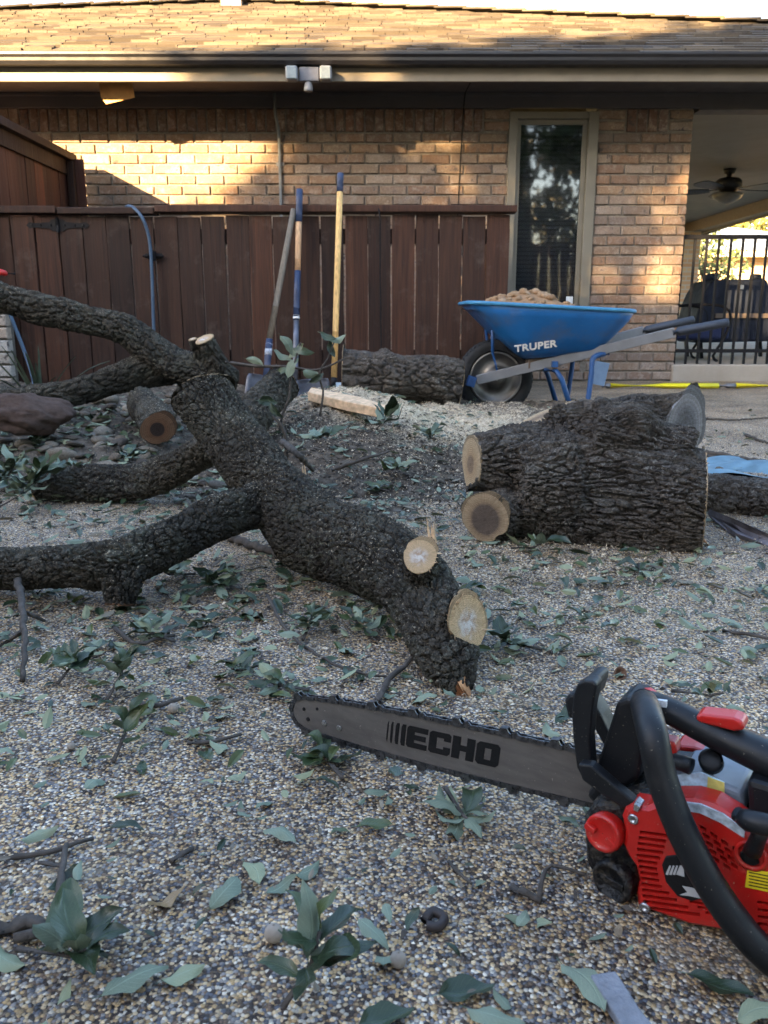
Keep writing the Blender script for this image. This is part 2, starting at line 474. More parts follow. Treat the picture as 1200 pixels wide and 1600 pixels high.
def mk_bark(name, dark, light, lichen, speck=0.25):
    m = M(name, 0.93, 0.15); p = m.pos()
    c = m.ramp(m.noise(55, 5, p, 0.65), [(0.28, dark), (0.72, light)])
    c = m.mix(1.0, c, m.ramp(m.noise(6, 4, p, 0.6), [(0.3, (0.62, 0.62, 0.64)), (0.7, (1.35, 1.30, 1.22))]), 'MULTIPLY')
    lic = m.ramp(m.noise(13, 6, p, 0.7), [(0.50, (0, 0, 0)), (0.70, (0.6, 0.6, 0.6))])
    c = m.mix(lic, c, lichen)
    fl = m.math('MULTIPLY', m.gray(m.noise(120, 4, p, 0.7), 0.54, 0.64), m.gray(m.noise(7, 3, p), 0.42, 0.60, 0.0, 0.55))
    c = m.mix(fl, c, tuple(min(1, x * 1.9) for x in lichen))
    g = m.n('NewGeometry'); sx = m.n('SeparateXYZ'); m.l(g.outputs['Normal'], sx.inputs[0])
    up = m.gray(sx.outputs[2], 0.2, 0.9)
    dst = m.math('MULTIPLY', m.gray(m.noise(240, 2, p), 0.60, 0.66), m.math('MULTIPLY', up, m.gray(m.noise(9, 4, p), 0.40, 0.62, 0.0, speck * 2.2)))
    c = m.mix(dst, c, (0.50, 0.42, 0.30))
    m.color(c)
    nz = m.n('TexNoise'); nz.inputs['Scale'].default_value = 60; m.l(p, nz.inputs['Vector'])
    of = m.n('VectorMath', operation='SCALE'); of.inputs['Scale'].default_value = 0.010; m.l(nz.outputs['Color'], of.inputs[0])
    ad = m.n('VectorMath', operation='ADD'); m.l(p, ad.inputs[0]); m.l(of.outputs[0], ad.inputs[1])
    ed = m.gray(m.voro(105, ad.outputs[0], 'DISTANCE_TO_EDGE'), 0.0, 0.22)
    m.bump(ed, 0.75, 0.0035); m.bump(m.noise(170, 5, p, 0.7), 0.9, 0.003); m.bump(m.noise(480, 3, p), 0.7, 0.0012)
    return m.m
BARK = mk_bark('oak_bark', (0.029, 0.026, 0.022), (0.088, 0.079, 0.066), (0.109, 0.112, 0.088), 0.45)
BARKD = mk_bark('trunk_bark', (0.043, 0.036, 0.031), (0.135, 0.119, 0.105), (0.169, 0.162, 0.145), 0.18)
TWIG = simple('twig_bark', (0.075, 0.064, 0.055), 0.9, 0.2, var=0.35, scale=60, bump=0.8, bscale=150)
def mk_cut(name, outer, mid, heart, hr=0.55, dens=85, stain=None, pale=None, rc=0.80):
    """fresh cut: rings round the pith, darker heartwood, saw scratches"""
    m = M(name, 0.85, 0.2)
    tc = m.tc(); nd = m.n('TexNoise'); nd.inputs['Scale'].default_value = 4.5; m.l(tc, nd.inputs['Vector'])
    off = m.n('VectorMath', operation='SCALE'); off.inputs['Scale'].default_value = 0.05; m.l(nd.outputs['Color'], off.inputs[0])
    ad = m.n('VectorMath', operation='ADD'); m.l(tc, ad.inputs[0]); m.l(off.outputs[0], ad.inputs[1])
    ofc = m.n('VectorMath', operation='SUBTRACT'); ofc.inputs[1].default_value = (0.11, -0.08, 0); m.l(ad.outputs[0], ofc.inputs[0])
    sx = m.n('SeparateXYZ'); m.l(ofc.outputs[0], sx.inputs[0])
    rr = m.math('SQRT', m.math('ADD', m.math('MULTIPLY', sx.outputs[0], sx.outputs[0]), m.math('MULTIPLY', sx.outputs[1], sx.outputs[1])))
    # object is built at unit radius and scaled, so rr runs 0..1
    ring = m.math('SINE', m.math('MULTIPLY', rr, dens))
    c = m.ramp(rr, [(0.0, tuple(h * 0.7 for h in heart)), (0.08, heart), (hr - 0.05, heart), (hr + 0.05, mid), (0.86, outer), (1.0, outer), (1.08, tuple(o * 0.6 for o in outer))])
    c = m.mix(1.0, c, m.ramp(m.gray(ring, -1, 1), [(0.0, (rc, rc - .03, rc - .07)), (1.0, (1.06, 1.06, 1.06))]), 'MULTIPLY')
    ang = m.math('ARCTAN2', sx.outputs[1], sx.outputs[0])
    cb = m.n('CombineXYZ'); m.l(m.math('MULTIPLY', ang, 9.0), cb.inputs[0]); m.l(m.math('MULTIPLY', rr, 1.2), cb.inputs[1])
    rays = m.noise(2.2, 4, cb.outputs[0])
    c = m.mix(1.0, c, m.ramp(rays, [(0.3, (0.78, 0.76, 0.73)), (0.6, (1.05, 1.05, 1.05))]), 'MULTIPLY')
    mp = m.n('Mapping'); mp.inputs['Scale'].default_value = (4, 46, 4); mp.inputs['Rotation'].default_value = (0, 0, 0.5); m.l(tc, mp.inputs[0])
    sc = m.noise(1.0, 3, mp.outputs[0])
    c = m.mix(1.0, c, m.ramp(sc, [(0.3, (0.80, 0.79, 0.77)), (0.7, (1.06, 1.06, 1.06))]), 'MULTIPLY')
    if pale: c = m.mix(m.math('MULTIPLY', m.gray(rr, 0.25, 0.62, 1.0, 0.0), m.gray(m.noise(3.0, 5), 0.42, 0.58)), c, pale)
    if stain: c = m.mix(m.gray(m.noise(2.2, 5), 0.42, 0.62), c, stain)
    m.color(c); m.bump(sc, 0.6, 0.02); m.bump(ring, 0.12, 0.01); m.bump(m.noise(30, 4), 0.5, 0.02)
    return m.m
CUT = mk_cut('fresh_cut_oak', (0.66, 0.50, 0.32), (0.58, 0.41, 0.25), (0.36, 0.26, 0.18), 0.35)
CUTP = mk_cut('pale_fresh_cut', (0.82, 0.58, 0.34), (0.80, 0.58, 0.37), (0.70, 0.50, 0.36), 0.40, pale=(0.88, 0.82, 0.76), rc=0.93)
CUTH = mk_cut('cut_oak_with_dark_heart', (0.50, 0.37, 0.235), (0.36, 0.255, 0.165), (0.165, 0.125, 0.10), 0.60, 110)
CUTG = mk_cut('weathered_grey_cut', (0.36, 0.34, 0.34), (0.26, 0.25, 0.26), (0.19, 0.18, 0.185), 0.55, 40, rc=0.93)
CUTD = mk_cut('old_brown_cut', (0.22, 0.125, 0.075), (0.20, 0.10, 0.055), (0.045, 0.03, 0.026), 0.42, 60)
SPLINT = simple('split_wood', (0.62, 0.43, 0.27), 0.85, 0.2, var=0.3, scale=50, bump=0.8, bscale=120)
SPLINTO = simple('torn_heartwood', (0.50, 0.25, 0.12), 0.85, 0.2, var=0.35, scale=70, bump=0.8, bscale=120)
def mk_chip():
    m = M('sawdust_chips', 0.95, 0.1); p = m.pos()
    m.color(m.ramp(m.voro(130, p, out='Color'), [(0.1, (0.30, 0.235, 0.165)), (0.5, (0.56, 0.47, 0.345)), (0.9, (0.74, 0.66, 0.52))])); return m.m
CHIP = mk_chip()

def mk_leaf(name, top0, top1, und):
    m = M(name, 0.42, 0.5)
    g = m.n('NewGeometry'); r = m.rnd()
    uvn = m.tc('UV'); sx = m.n('SeparateXYZ'); m.l(uvn, sx.inputs[0])
    rib = m.math('ABSOLUTE', m.math('SUBTRACT', sx.outputs[1], 0.5))
    vein = m.math('ABSOLUTE', m.math('SINE', m.math('MULTIPLY', m.math('ADD', sx.outputs[0], m.math('MULTIPLY', rib, -0.55)), 30.0)))
    ribm = m.math('MAXIMUM', m.gray(rib, 0.0, 0.045, 1.0, 0.0), m.gray(vein, 0.0, 0.18, 0.7, 0.0))
    n = m.noise(60, 4)
    top = m.mix(1.0, m.ramp(n, [(0.3, top0), (0.7, top1)]), m.ramp(r, [(0, (0.55, 0.60, 0.62)), (0.5, (1.0, 1.0, 1.0)), (0.85, (1.4, 1.3, 1.0)), (1, (2.0, 1.6, 1.0))]), 'MULTIPLY')
    top = m.mix(m.math('MULTIPLY', ribm, 0.35), top, tuple(c * 2.2 for c in top1))
    bot = m.mix(1.0, m.ramp(n, [(0.3, tuple(c * 0.82 for c in und)), (0.7, und)]), m.ramp(r, [(0, (0.62, 0.66, 0.64)), (0.6, (1, 1, 1)), (1, (1.2, 1.1, 0.92))]), 'MULTIPLY')
    bot = m.mix(m.math('MULTIPLY', ribm, 0.5), bot, tuple(min(0.9, c * 1.5) for c in und))
    m.color(m.mix(g.outputs['Backfacing'], top, bot))
    m.rough(m.gray(g.outputs['Backfacing'], 0, 1, 0.36, 0.7))
    m.bump(ribm, 0.4, 0.0015)
    return m.m
LEAF = mk_leaf('oak_leaf', (0.022, 0.038, 0.017), (0.045, 0.068, 0.031), (0.205, 0.245, 0.170))
LEAFB = mk_leaf('dry_oak_leaf', (0.10, 0.075, 0.045), (0.17, 0.125, 0.08), (0.26, 0.21, 0.15))
def mk_foliage(name, a, b):
    m = M(name, 0.6, 0.3); r = m.noise(1.3, 4, m.pos())
    m.color(m.ramp(r, [(0.3, a), (0.7, b)])); return m.m
FOL = mk_foliage('tree_foliage', (0.035, 0.055, 0.022), (0.075, 0.095, 0.035))
FOLY = mk_foliage('yellowing_foliage', (0.16, 0.17, 0.045), (0.34, 0.30, 0.07))

def mk_stone(name, stops):
    m = M(name, 0.88, 0.2); r = m.rnd()
    c = m.ramp(r, stops)
    c = m.mix(1.0, c, m.ramp(m.noise(14, 5), [(0.3, (0.62, 0.6, 0.58)), (0.7, (1.15, 1.14, 1.12))]), 'MULTIPLY')
    c = m.mix(m.ramp(m.noise(30, 5, None, 0.7), [(0.55, (0, 0, 0)), (0.7, (0.6, 0.6, 0.6))]), c, (0.09, 0.075, 0.06))
    m.color(c); m.bump(m.noise(60, 5), 0.6, 0.006); return m.m
STONE = mk_stone('river_stone', [(0, (0.12, 0.10, 0.08)), (0.25, (0.22, 0.19, 0.15)), (0.45, (0.09, 0.08, 0.072)), (0.65, (0.19, 0.15, 0.11)), (0.88, (0.36, 0.32, 0.26)), (1, (0.08, 0.07, 0.063))])
STONEW = mk_stone('tan_limestone', [(0, (0.330, 0.205, 0.112)), (0.4, (0.409, 0.285, 0.178)), (0.7, (0.297, 0.171, 0.087)), (1, (0.436, 0.331, 0.230))])
BOULD = mk_stone('red_sandstone', [(0, (0.085, 0.056, 0.046)), (1, (0.095, 0.062, 0.05))])
def mk_barrow():
    m = M('scuffed_blue_paint', 0.4, 0.5)
    c = m.ramp(m.noise(6, 4), [(0.3, (0.008, 0.100, 0.30)), (0.7, (0.013, 0.135, 0.40))])
    mp = m.mapped((3, 3, 26)); sc_ = m.gray(m.noise(4.0, 5, mp, 0.7), 0.64, 0.72, 0, 0.5)
    c = m.mix(sc_, c, (0.16, 0.22, 0.28))
    d = m.gray(m.noise(5.0, 6, None, 0.75), 0.50, 0.75, 0, 0.55)
    c = m.mix(d, c, (0.13, 0.115, 0.095))
    m.color(c); m.rough(m.gray(d, 0, 0.5, 0.34, 0.8)); m.bump(m.noise(9, 3), 0.25, 0.012); return m.m
BLUE_PLAIN = simple('blue_barrow_paint', (0.010, 0.119, 0.362), 0.4, 0.5, var=0.12, scale=7, bump=0.05, bscale=30)
BLUE = mk_barrow()
STEELB = simple('blue_steel', (0.012, 0.065, 0.20), 0.45, 0.5, var=0.1)
GALV = simple('galvanised_steel', (0.20, 0.205, 0.22), 0.5, 0.4, 0.5, var=0.12, scale=12)
RUBBER = simple('tyre_rubber', (0.016, 0.017, 0.019), 0.75, 0.3, var=0.25, scale=20, bump=0.3, bscale=60)
CHROME = simple('wheel_steel', (0.17, 0.165, 0.16), 0.42, 0.4, 0.8, var=0.3, scale=9)
GRIP = simple('dark_grip', (0.030, 0.037, 0.052), 0.55, 0.4, var=0.15)
BLACKM = simple('black_metal', (0.008, 0.008, 0.010), 0.6, 0.2, var=0.2)
WHITE = simple('white_lettering', (0.78, 0.78, 0.78), 0.6, 0.3, var=0.06, scale=80)
WOODH = mk_stained('weathered_ash_handle', (0.20, 0.17, 0.125), (0.33, 0.285, 0.215), 0.2)
WOODY = mk_stained('yellow_ash_handle', (0.48, 0.33, 0.13), (0.60, 0.43, 0.19), 0.1)
WOODT = mk_stained('tan_handle', (0.36, 0.24, 0.14), (0.46, 0.32, 0.20), 0.1)
NAVY = simple('navy_sleeve', (0.020, 0.036, 0.085), 0.5, 0.4, var=0.15)
SHOV = simple('shovel_steel', (0.105, 0.115, 0.145), 0.42, 0.5, 0.5, var=0.35, scale=14)
YELLOW = simple('yellow_fibreglass', (0.72, 0.62, 0.015), 0.4, 0.45, var=0.06)
HOSE = simple('blue_hose', (0.050, 0.088, 0.143), 0.5, 0.4, var=0.12)
TARP = simple('faded_blue_tarp', (0.105, 0.190, 0.248), 0.6, 0.3, var=0.3, scale=14, bump=0.5, bscale=40)
# chainsaw
def mk_red():
    m = M('dusty_red_plastic', 0.36, 0.5)
    c = m.ramp(m.noise(18, 4), [(0.3, (0.40, 0.011, 0.008)), (0.7, (0.50, 0.014, 0.010))])
    d = m.gray(m.noise(30, 6, None, 0.75), 0.50, 0.74, 0.0, 0.5)
    c = m.mix(d, c, (0.16, 0.07, 0.045))
    c = m.mix(m.gray(m.noise(460, 2), 0.69, 0.73, 0, 0.7), c, (0.42, 0.33, 0.22))
    sc_ = m.gray(m.noise(9.0, 4, m.mapped((4, 60, 60)), 0.6), 0.70, 0.74, 0, 0.35)
    c = m.mix(sc_, c, (0.62, 0.20, 0.16))
    m.color(c); m.rough(m.gray(d, 0, 0.5, 0.32, 0.7)); m.bump(m.noise(500, 3), 0.12, 0.0006); return m.m
RED = mk_red()
def mk_bplast():
    m = M('black_plastic', 0.5, 0.4)
    dust = m.gray(m.noise(38, 6, None, 0.75), 0.58, 0.82, 0.0, 0.22)
    spk = m.gray(m.noise(420, 2), 0.70, 0.74, 0.0, 0.6)
    c = m.mix(dust, (0.0045, 0.0055, 0.0075), (0.07, 0.062, 0.052))
    m.color(m.mix(spk, c, (0.30, 0.26, 0.2)))
    m.rough(m.gray(m.noise(60, 3), 0.3, 0.7, 0.40, 0.58)); m.bump(m.noise(600, 2), 0.12, 0.0006); return m.m
BPLAST = mk_bplast()
def mk_grime():
    m = M('oily_black', 0.6, 0.4)
    d = m.gray(m.noise(110, 5, None, 0.75), 0.50, 0.66)
    m.color(m.mix(d, (0.005, 0.005, 0.006), (0.055, 0.044, 0.031))); m.bump(m.noise(160, 5), 0.9, 0.004)
    m.rough(m.gray(d, 0, 1, 0.35, 0.9)); return m.m
GRIME = mk_grime()
def mk_bar():
    m = M('worn_bar_paint', 0.5, 0.4, 0.2)
    mp = m.n('Mapping'); mp.inputs['Scale'].default_value = (12, 12, 60); m.l(m.tc(), mp.inputs[0])
    c = m.ramp(m.noise(2, 5, mp.outputs[0]), [(0.3, (0.10, 0.090, 0.083)), (0.7, (0.145, 0.132, 0.121))])
    c = m.mix(m.gray(m.noise(420, 2), 0.70, 0.74, 0, 0.5), c, (0.45, 0.40, 0.34))
    c = m.mix(m.gray(m.noise(26, 6, None, 0.75), 0.55, 0.75, 0, 0.35), c, (0.07, 0.06, 0.055))
    m.color(c); m.rough(m.gray(m.noise(40, 4), 0.3, 0.7, 0.36, 0.6)); m.bump(m.noise(300, 3), 0.15, 0.0006); return m.m
BARM = mk_bar()
INK = simple('black_print', (0.006, 0.006, 0.007), 0.5, 0.3, var=0.2, scale=200)
GREYP = simple('grey_plastic', (0.16, 0.185, 0.22), 0.4, 0.45, var=0.15, scale=30)
SCREW = simple('screw_steel', (0.45, 0.45, 0.46), 0.3, 0.5, 0.9, var=0.15, scale=200)
CHAINM = simple('chain_steel', (0.10, 0.10, 0.105), 0.33, 0.5, 0.8, var=0.5, scale=160)
# ------------------------------------------------------------------ ground
def sheet(name, x0, x1, y0, y1, z, mat, kind='structure'):
    o = place(name, [(x0, y0, z), (x1, y0, z), (x1, y1, z), (x0, y1, z)], [(0, 1, 2, 3)], mat, base=(0, 0, z))
    return tag(o, kind=kind)
sheet('ground', -250, 250, -250, 300, -0.02, LAWN)
sheet('patio_paving', -9, 9, -7, 6.66, 0.0, PEBBLE)
def bed_h(x, y):
    m = 0.205 * np.exp(-(((x + 0.14) / 0.46) ** 2 + ((y - 3.35) / 0.78) ** 2) ** 1.1)
    m = np.maximum(m, 0.13 * sstep(0.75, 0.35, np.abs(x - 0.55) ) * sstep(2.7, 3.6, y) * sstep(5.0, 4.3, y) * 0.55)
    l = 0.115 * sstep(-0.50, -0.95, x) * sstep(2.15, 2.9, y) * sstep(5.4, 5.0, y)
    return np.maximum(m, l)
def bed_z(x, y):
    x, y = np.atleast_1d(np.asarray(x, float)), np.atleast_1d(np.asarray(y, float))
    P = np.stack([x * 9, y * 9, np.zeros_like(x)], 1)
    h_ = bed_h(x, y); e = sstep(0.0, 0.04, h_)
    return h_ - 0.014 + (0.35 * sstep(0.0004, 0.006, h_) + 0.65 * e) * 0.028 * fbm(P, 3)
def ground_z(x, y): return float(max(0.0, bed_z(x, y)[0]))
nx, ny = 220, 190
gx, gy = np.meshgrid(np.linspace(-3.4, 1.3, nx), np.linspace(1.75, 5.2, ny))
gx, gy = gx.ravel(), gy.ravel()
P = np.stack([gx * 40, gy * 40, gx * 0], 1)
zz = bed_z(gx, gy) + 0.008 * fbm(P, 3, 31) * sstep(0, 0.05, bed_h(gx, gy))
F = [(j * nx + i, j * nx + i + 1, (j + 1) * nx + i + 1, (j + 1) * nx + i) for j in range(ny - 1) for i in range(nx - 1)]
bed = place('soil_bed', np.stack([gx, gy, zz], 1), F, SOIL, smooth=True, base=(0, 3, 0))
tag(bed, kind='structure')

# ------------------------------------------------------------------ the brick house
WY = 6.67
house = empty('brick_house', (0, WY, 0), 'single-storey brown brick house with shingled roof behind the low fence', 'house')
XW0, XW1, XC0, XC1 = 0.945, 1.592, 1.592, 2.315      # window opening, right brick pier
mb = MB()
mb.bb(-4.2, XW0, WY + 0.012, WY + 0.25, 0, 2.2)
mb.bb(XC0, XC1 - 0.008, WY + 0.012, WY + 0.38, 0, 2.2)
mb.bb(XW0, XW1, WY + 0.014, WY + 0.25, 0, 0.44)
wall = mb.build('wall', MORTAR, house)
CH, BL = 0.0735, 0.2135; ZT = 1.842
def brick_mesh(name, L, H, D=0.06, seed=0, mat=None):
    r = random.Random(seed)
    bm = bmesh.new(); bmesh.ops.create_cube(bm, size=1.0)
    for v in bm.verts: v.co = Vector((v.co.x * L, v.co.y * D, v.co.z * H))
    bmesh.ops.bevel(bm, geom=[e for e in bm.edges if all(v.co.y < 0 for v in e.verts)], offset=0.005, segments=1, affect='EDGES')
    for v in bm.verts:
        v.co += Vector((r.uniform(-1, 1) * 0.0022, r.uniform(-1, 1) * 0.0015, r.uniform(-1, 1) * 0.0022))
    me = bpy.data.meshes.new(name); bm.to_mesh(me); bm.free(); me.materials.append(mat or BRICK); return me
BM = [brick_mesh('brick', BL - 0.0115, CH - 0.0115, seed=i) for i in range(5)]
SM = [brick_mesh('soldier_brick', CH - 0.011, 0.158, seed=20 + i, mat=BRICKS) for i in range(4)]
hidden = MB()
def put_brick(x0, x1, z, hide=False):
    if x1 - x0 < 0.03: return
    xc = (x0 + x1) / 2; L = x1 - x0
    if hide:
        hidden.box((xc, WY + 0.03, z), (L - 0.0115, 0.06, CH - 0.0115)); return
    o = bpy.data.objects.new('brick', random.choice(BM)); COL.objects.link(o); o.parent = wall
    o.location = (xc, 0.03 + random.uniform(-0.003, 0.002), z)
    o.scale = ((L - 0.0115) / (BL - 0.0115), 1, 1); o.rotation_euler = (random.uniform(-0.006, 0.006), random.uniform(-0.006, 0.006), 0)
    if random.random() < 0.5: o.rotation_euler[2] = 0
def course(xa, xb, z, off, hide=lambda xc: False):
    x = xa - off
    while x < xb - 0.01:
        a, b = max(x, xa), min(x + BL, xb)
        put_brick(a, b, z, hide((a + b) / 2)); x += BL
nr = int(ZT / CH) + 1
for r_ in range(nr):
    z = ZT - (r_ + 0.5) * CH
    off = (r_ % 2) * BL / 2
    if z < 0.03: continue
    course(-4.2, XW0, z, off, (lambda xc: xc < -2.72) if r_ < 9 else (lambda xc: xc < 0.6))
    course(XC0, XC1, z, off + 0.09)
    if z < 0.42: course(XW0, XW1, z, BL / 2 - off + 0.02)
def soldiers(xa, xb):
    n = max(1, round((xb - xa) / CH)); w = (xb - xa) / n
    for k in range(n):
        xc = xa + (k + 0.5) * w
        if xc < -2.75: hidden.box((xc, WY + 0.03, ZT + 0.086), (w - 0.011, 0.06, 0.158)); continue
        o = bpy.data.objects.new('soldier_brick', random.choice(SM)); COL.objects.link(o); o.parent = wall
        o.location = (xc, 0.03 + random.uniform(-0.003, 0.002), ZT + 0.086); o.scale = ((w - 0.011) / (CH - 0.011), 1, 1)
soldiers(-4.2, XW0 - 0.205)
soldiers(XC0 + 0.22, XC1 - 0.19)
for k in range(2):
    put_brick(XW0 - 0.2, XW0, ZT + 0.047 + k * 0.078); put_brick(XC0, XC0 + 0.215, ZT + 0.047 + k * 0.078); put_brick(XC1 - 0.185, XC1, ZT + 0.047 + k * 0.078)
hb = hidden.build('lower_bricks', BRICK, wall); tag(hb, kind='stuff')

# eaves
EX0, EX1 = -6.0, 6.2
FY, FZ0, FZ1 = 6.05, 2.036, 2.122
o = MB().bb(EX0, EX1, FY, FY + 0.03, FZ0, FZ1 + 0.02).build('fascia', TRIM, house, bevel=0.003)
mb = MB()
prof = [(FY - 0.004, FZ1 - 0.004), (FY - 0.075, FZ1 - 0.002), (FY - 0.092, FZ1 + 0.018), (FY - 0.094, FZ1 + 0.036), (FY - 0.108, FZ1 + 0.052), (FY - 0.108, FZ1 + 0.066), (FY - 0.100, FZ1 + 0.066), (FY - 0.098, FZ1 + 0.054), (FY - 0.085, FZ1 + 0.036), (FY - 0.083, FZ1 + 0.020), (FY - 0.072, FZ1 + 0.006), (FY - 0.012, FZ1 + 0.005), (FY - 0.012, FZ1 + 0.06), (FY - 0.004, FZ1 + 0.06)]
mb.prism(prof, (EX0, 0, 0), (0, 1, 0), (0, 0, 1), 0, EX1 - EX0, ez=(1, 0, 0))
mb.build('gutter', GUTTER, house)
MB().bb(EX0, EX1, FY + 0.031, WY + 0.10, 2.112, 2.125).build('soffit', SOFFIT, house)
MB().bb(EX0, XC1 + 0.03, WY - 0.03, WY + 0.009, 2.008, 2.111).build('frieze_board', SOFFIT, house, bevel=0.003)
MB().bb(EX0, XC1, WY - 0.045, WY - 0.031, 2.085, 2.111).build('frieze_moulding', SOFFIT, house, bevel=0.004)

# roof: a hip rising away from the eave, with real overlapping shingles
RY0, RZ0, SL = FY - 0.06, 2.185, 0.4167
def rp(x, y, up=0.0): return Vector((x, y, RZ0 + SL * (y - RY0) + up))
def ridge_y(x):
    xa, ya = -1.55, 9.55
    return ya - (xa - x) * 0.40 if x < xa else ya - (x - xa) * 0.415
mb = MB()
top = [(x, ridge_y(x)) for x in (6.2, -1.55, -6.0)]
V = [rp(-6.0, RY0), rp(6.2, RY0)] + [rp(x, y) for x, y in top] 
V2 = [v + Vector((0, 0, -0.03)) for v in V]
back = [Vector((6.2, 18, 2.0)), Vector((-6.0, 18, 2.0))]
mb.add(V + V2 + back, [(0, 1, 2, 3, 4), (5, 9, 8, 7, 6), (0, 5, 6, 1), (2, 10, 11, 4, 3), (1, 6, 7, 2), (0, 4, 9, 5)])
roof = mb.build('roof', SHINGLE, house)
sh = MB(); rr = random.Random(3)
y = RY0 - 0.02; row = 0
while y < 9.6:
    x = -6.0 + rr.uniform(-0.3, 0)
    while x < 6.2:
        w = rr.choice((0.14, 0.2, 0.28, 0.33)); ym = ridge_y(x + w / 2)
        if y < ym:
            t = rr.uniform(0.006, 0.018); y1 = min(y + 0.15, ym); a = x + 0.003; b = min(x + w - 0.003, 6.2)
            dy = rr.uniform(-0.012, 0.008)
            sh.add([rp(a, y + dy, 0.004), rp(b, y + dy, 0.004), rp(b, y + dy, t + 0.008), rp(a, y + dy, t + 0.008), rp(b, y1, 0.006), rp(a, y1, 0.006)],
                   [(0, 1, 2, 3), (3, 2, 4, 5), (1, 4, 2), (0, 3, 5)])
        x += w
    y += 0.135; row += 1
tag(sh.build('shingles', SHINGLE, roof, fix=False), kind='stuff')
cap = MB()
x = -6.0
while x < 6.1:
    y0_, y1_ = ridge_y(x), ridge_y(x + 0.26)
    a, b = rp(x, y0_, 0.016), rp(x + 0.29, ridge_y(x + 0.29), 0.030)
    cap.bar(a, b, 0.17, 0.016)
    x += 0.26
tag(cap.build('ridge_caps', SHINGLE, roof), kind='stuff')
vp = rp(-1.52, ridge_y(-1.52) - 0.30)
mb = MB().bb(vp.x - 0.10, vp.x + 0.10, vp.y - 0.1, vp.y + 0.1, vp.z - 0.05, vp.z + 0.05)
mb.prism([(-0.14, 0.05), (0.14, 0.05), (0.11, 0.085), (-0.11, 0.085)], vp, (1, 0, 0), (0, 0, 1), -0.13, 0.13, ez=(0, 1, 0))
mb.build('roof_vent', simple('vent_metal', (0.30, 0.24, 0.18), 0.6), roof, bevel=0.004)

# window
win = MB()
wt = 1.985
for a, b, c, d in ((XW0 - 0.012, XW0 + 0.052, 0.40, wt), (XW1 - 0.066, XW1 + 0.010, 0.40, wt)):
    win.bb(a, b, WY - 0.022, WY + 0.10, c, d)
win.bb(XW0 + 0.052, XW1 - 0.066, WY - 0.020, WY + 0.10, wt - 0.05, wt)
win.bb(XW0 + 0.052, XW1 - 0.066, WY - 0.030, WY + 0.10, 0.40, 0.45)
window = win.build('window', WINF, house, bevel=0.004)
mb = MB()
mb.bb(XW0 + 0.053, XW0 + 0.083, WY + 0.012, WY + 0.05, 0.45, wt - 0.05); mb.bb(XW1 - 0.100, XW1 - 0.067, WY + 0.012, WY + 0.05, 0.45, wt - 0.05)
mb.bb(XW0 + 0.083, XW1 - 0.10, WY + 0.013, WY + 0.05, wt - 0.085, wt - 0.05); mb.bb(XW0 + 0.083, XW1 - 0.10, WY + 0.013, WY + 0.05, 0.45, 0.49)
mb.build('sash', WINF, window, bevel=0.003)
MB().bb(XW0 + 0.083, XW1 - 0.10, WY + 0.028, WY + 0.034, 0.49, wt - 0.085).build('pane', GLASS, window)
MB().bb(XW0 + 0.06, XW1 - 0.07, WY + 0.16, WY + 0.19, 0.45, wt - 0.04).build('dark_interior', simple('dark_room', (0.03, 0.03, 0.032), 0.9), window)
bl = simple('blind_slats', (0.42, 0.41, 0.38), 0.6)
for k in range(46):
    z = 0.47 + k * 0.032
    MB().box(((XW0 + XW1) / 2 - 0.01, WY + 0.085, z), (XW1 - XW0 - 0.17, 0.026, 0.0018), Matrix.Rotation(0.9, 3, 'X')).build('blind_slat', bl, window)
MB().bb(XW1 - 0.162, XW1 - 0.108, WY + 0.024, WY + 0.0265, 0.575, 0.655).build('sticker', simple('sticker_paper', (0.62, 0.66, 0.70), 0.6, var=0.15, scale=60), window, bevel=0.006)

# things fixed to the house
fl = at(484, 120, FY - 0.03); fx = fl.x
flood = empty('security_light', (fx, FY, 2.03), 'white twin-head security floodlight on the tan fascia', 'light')
lm = simple('white_lamp_plastic', (0.22, 0.225, 0.24), 0.4); lm2 = simple('lamp_lens', (0.20, 0.24, 0.265), 0.25)
MB().bb(fx - 0.068, fx + 0.064, FY - 0.062, FY - 0.003, 2.022, 2.110).build('housing', simple('grey_lamp_plastic', (0.135, 0.145, 0.175), 0.45), flood, bevel=0.008)
for sgn in (-1, 1):
    cx = fx + sgn * 0.112 - (0.002 if sgn > 0 else 0.002)
    hd = MB().bb(cx - 0.040, cx + 0.040, FY - 0.11, FY - 0.03, 2.018, 2.108).build('lamp_head', lm, flood, bevel=0.016, seg=3)
    MB().bb(cx - 0.033, cx + 0.033, FY - 0.116, FY - 0.109, 2.025, 2.101).build('lens', lm2, hd, bevel=0.01)
MB().lathe([(0, 0.02), (0.02, 0.028), (0.05, 0.03), (0.058, 0.024)], (fx - 0.01, FY - 0.035, 2.023), (0, 0, -1), 18).build('motion_sensor', lm, flood, smooth=False)
cxp = at(437, 250, WY - 0.02).x
pipe = empty('conduit', (cxp, WY, 1.0), 'thin grey conduit running down the brick wall above the fence', 'pipe')
MB().tube([(cxp, WY - 0.020, 0.55), (cxp, WY - 0.020, 1.80), (cxp - 0.004, WY - 0.024, 1.88), (cxp - 0.02, WY - 0.048, 1.95), (cxp - 0.022, WY - 0.055, 2.10)], 0.0115, 10).build('pipe', simple('conduit_zinc', (0.13, 0.145, 0.165), 0.6, 0.3, 0.2), pipe, smooth=True)
for z in (1.62, 1.2):
    MB().bb(cxp - 0.03, cxp + 0.03, WY - 0.012, WY - 0.004, z - 0.012, z + 0.012).build('strap', GALV, pipe)
cw = at(720, 240, WY - 0.01).x
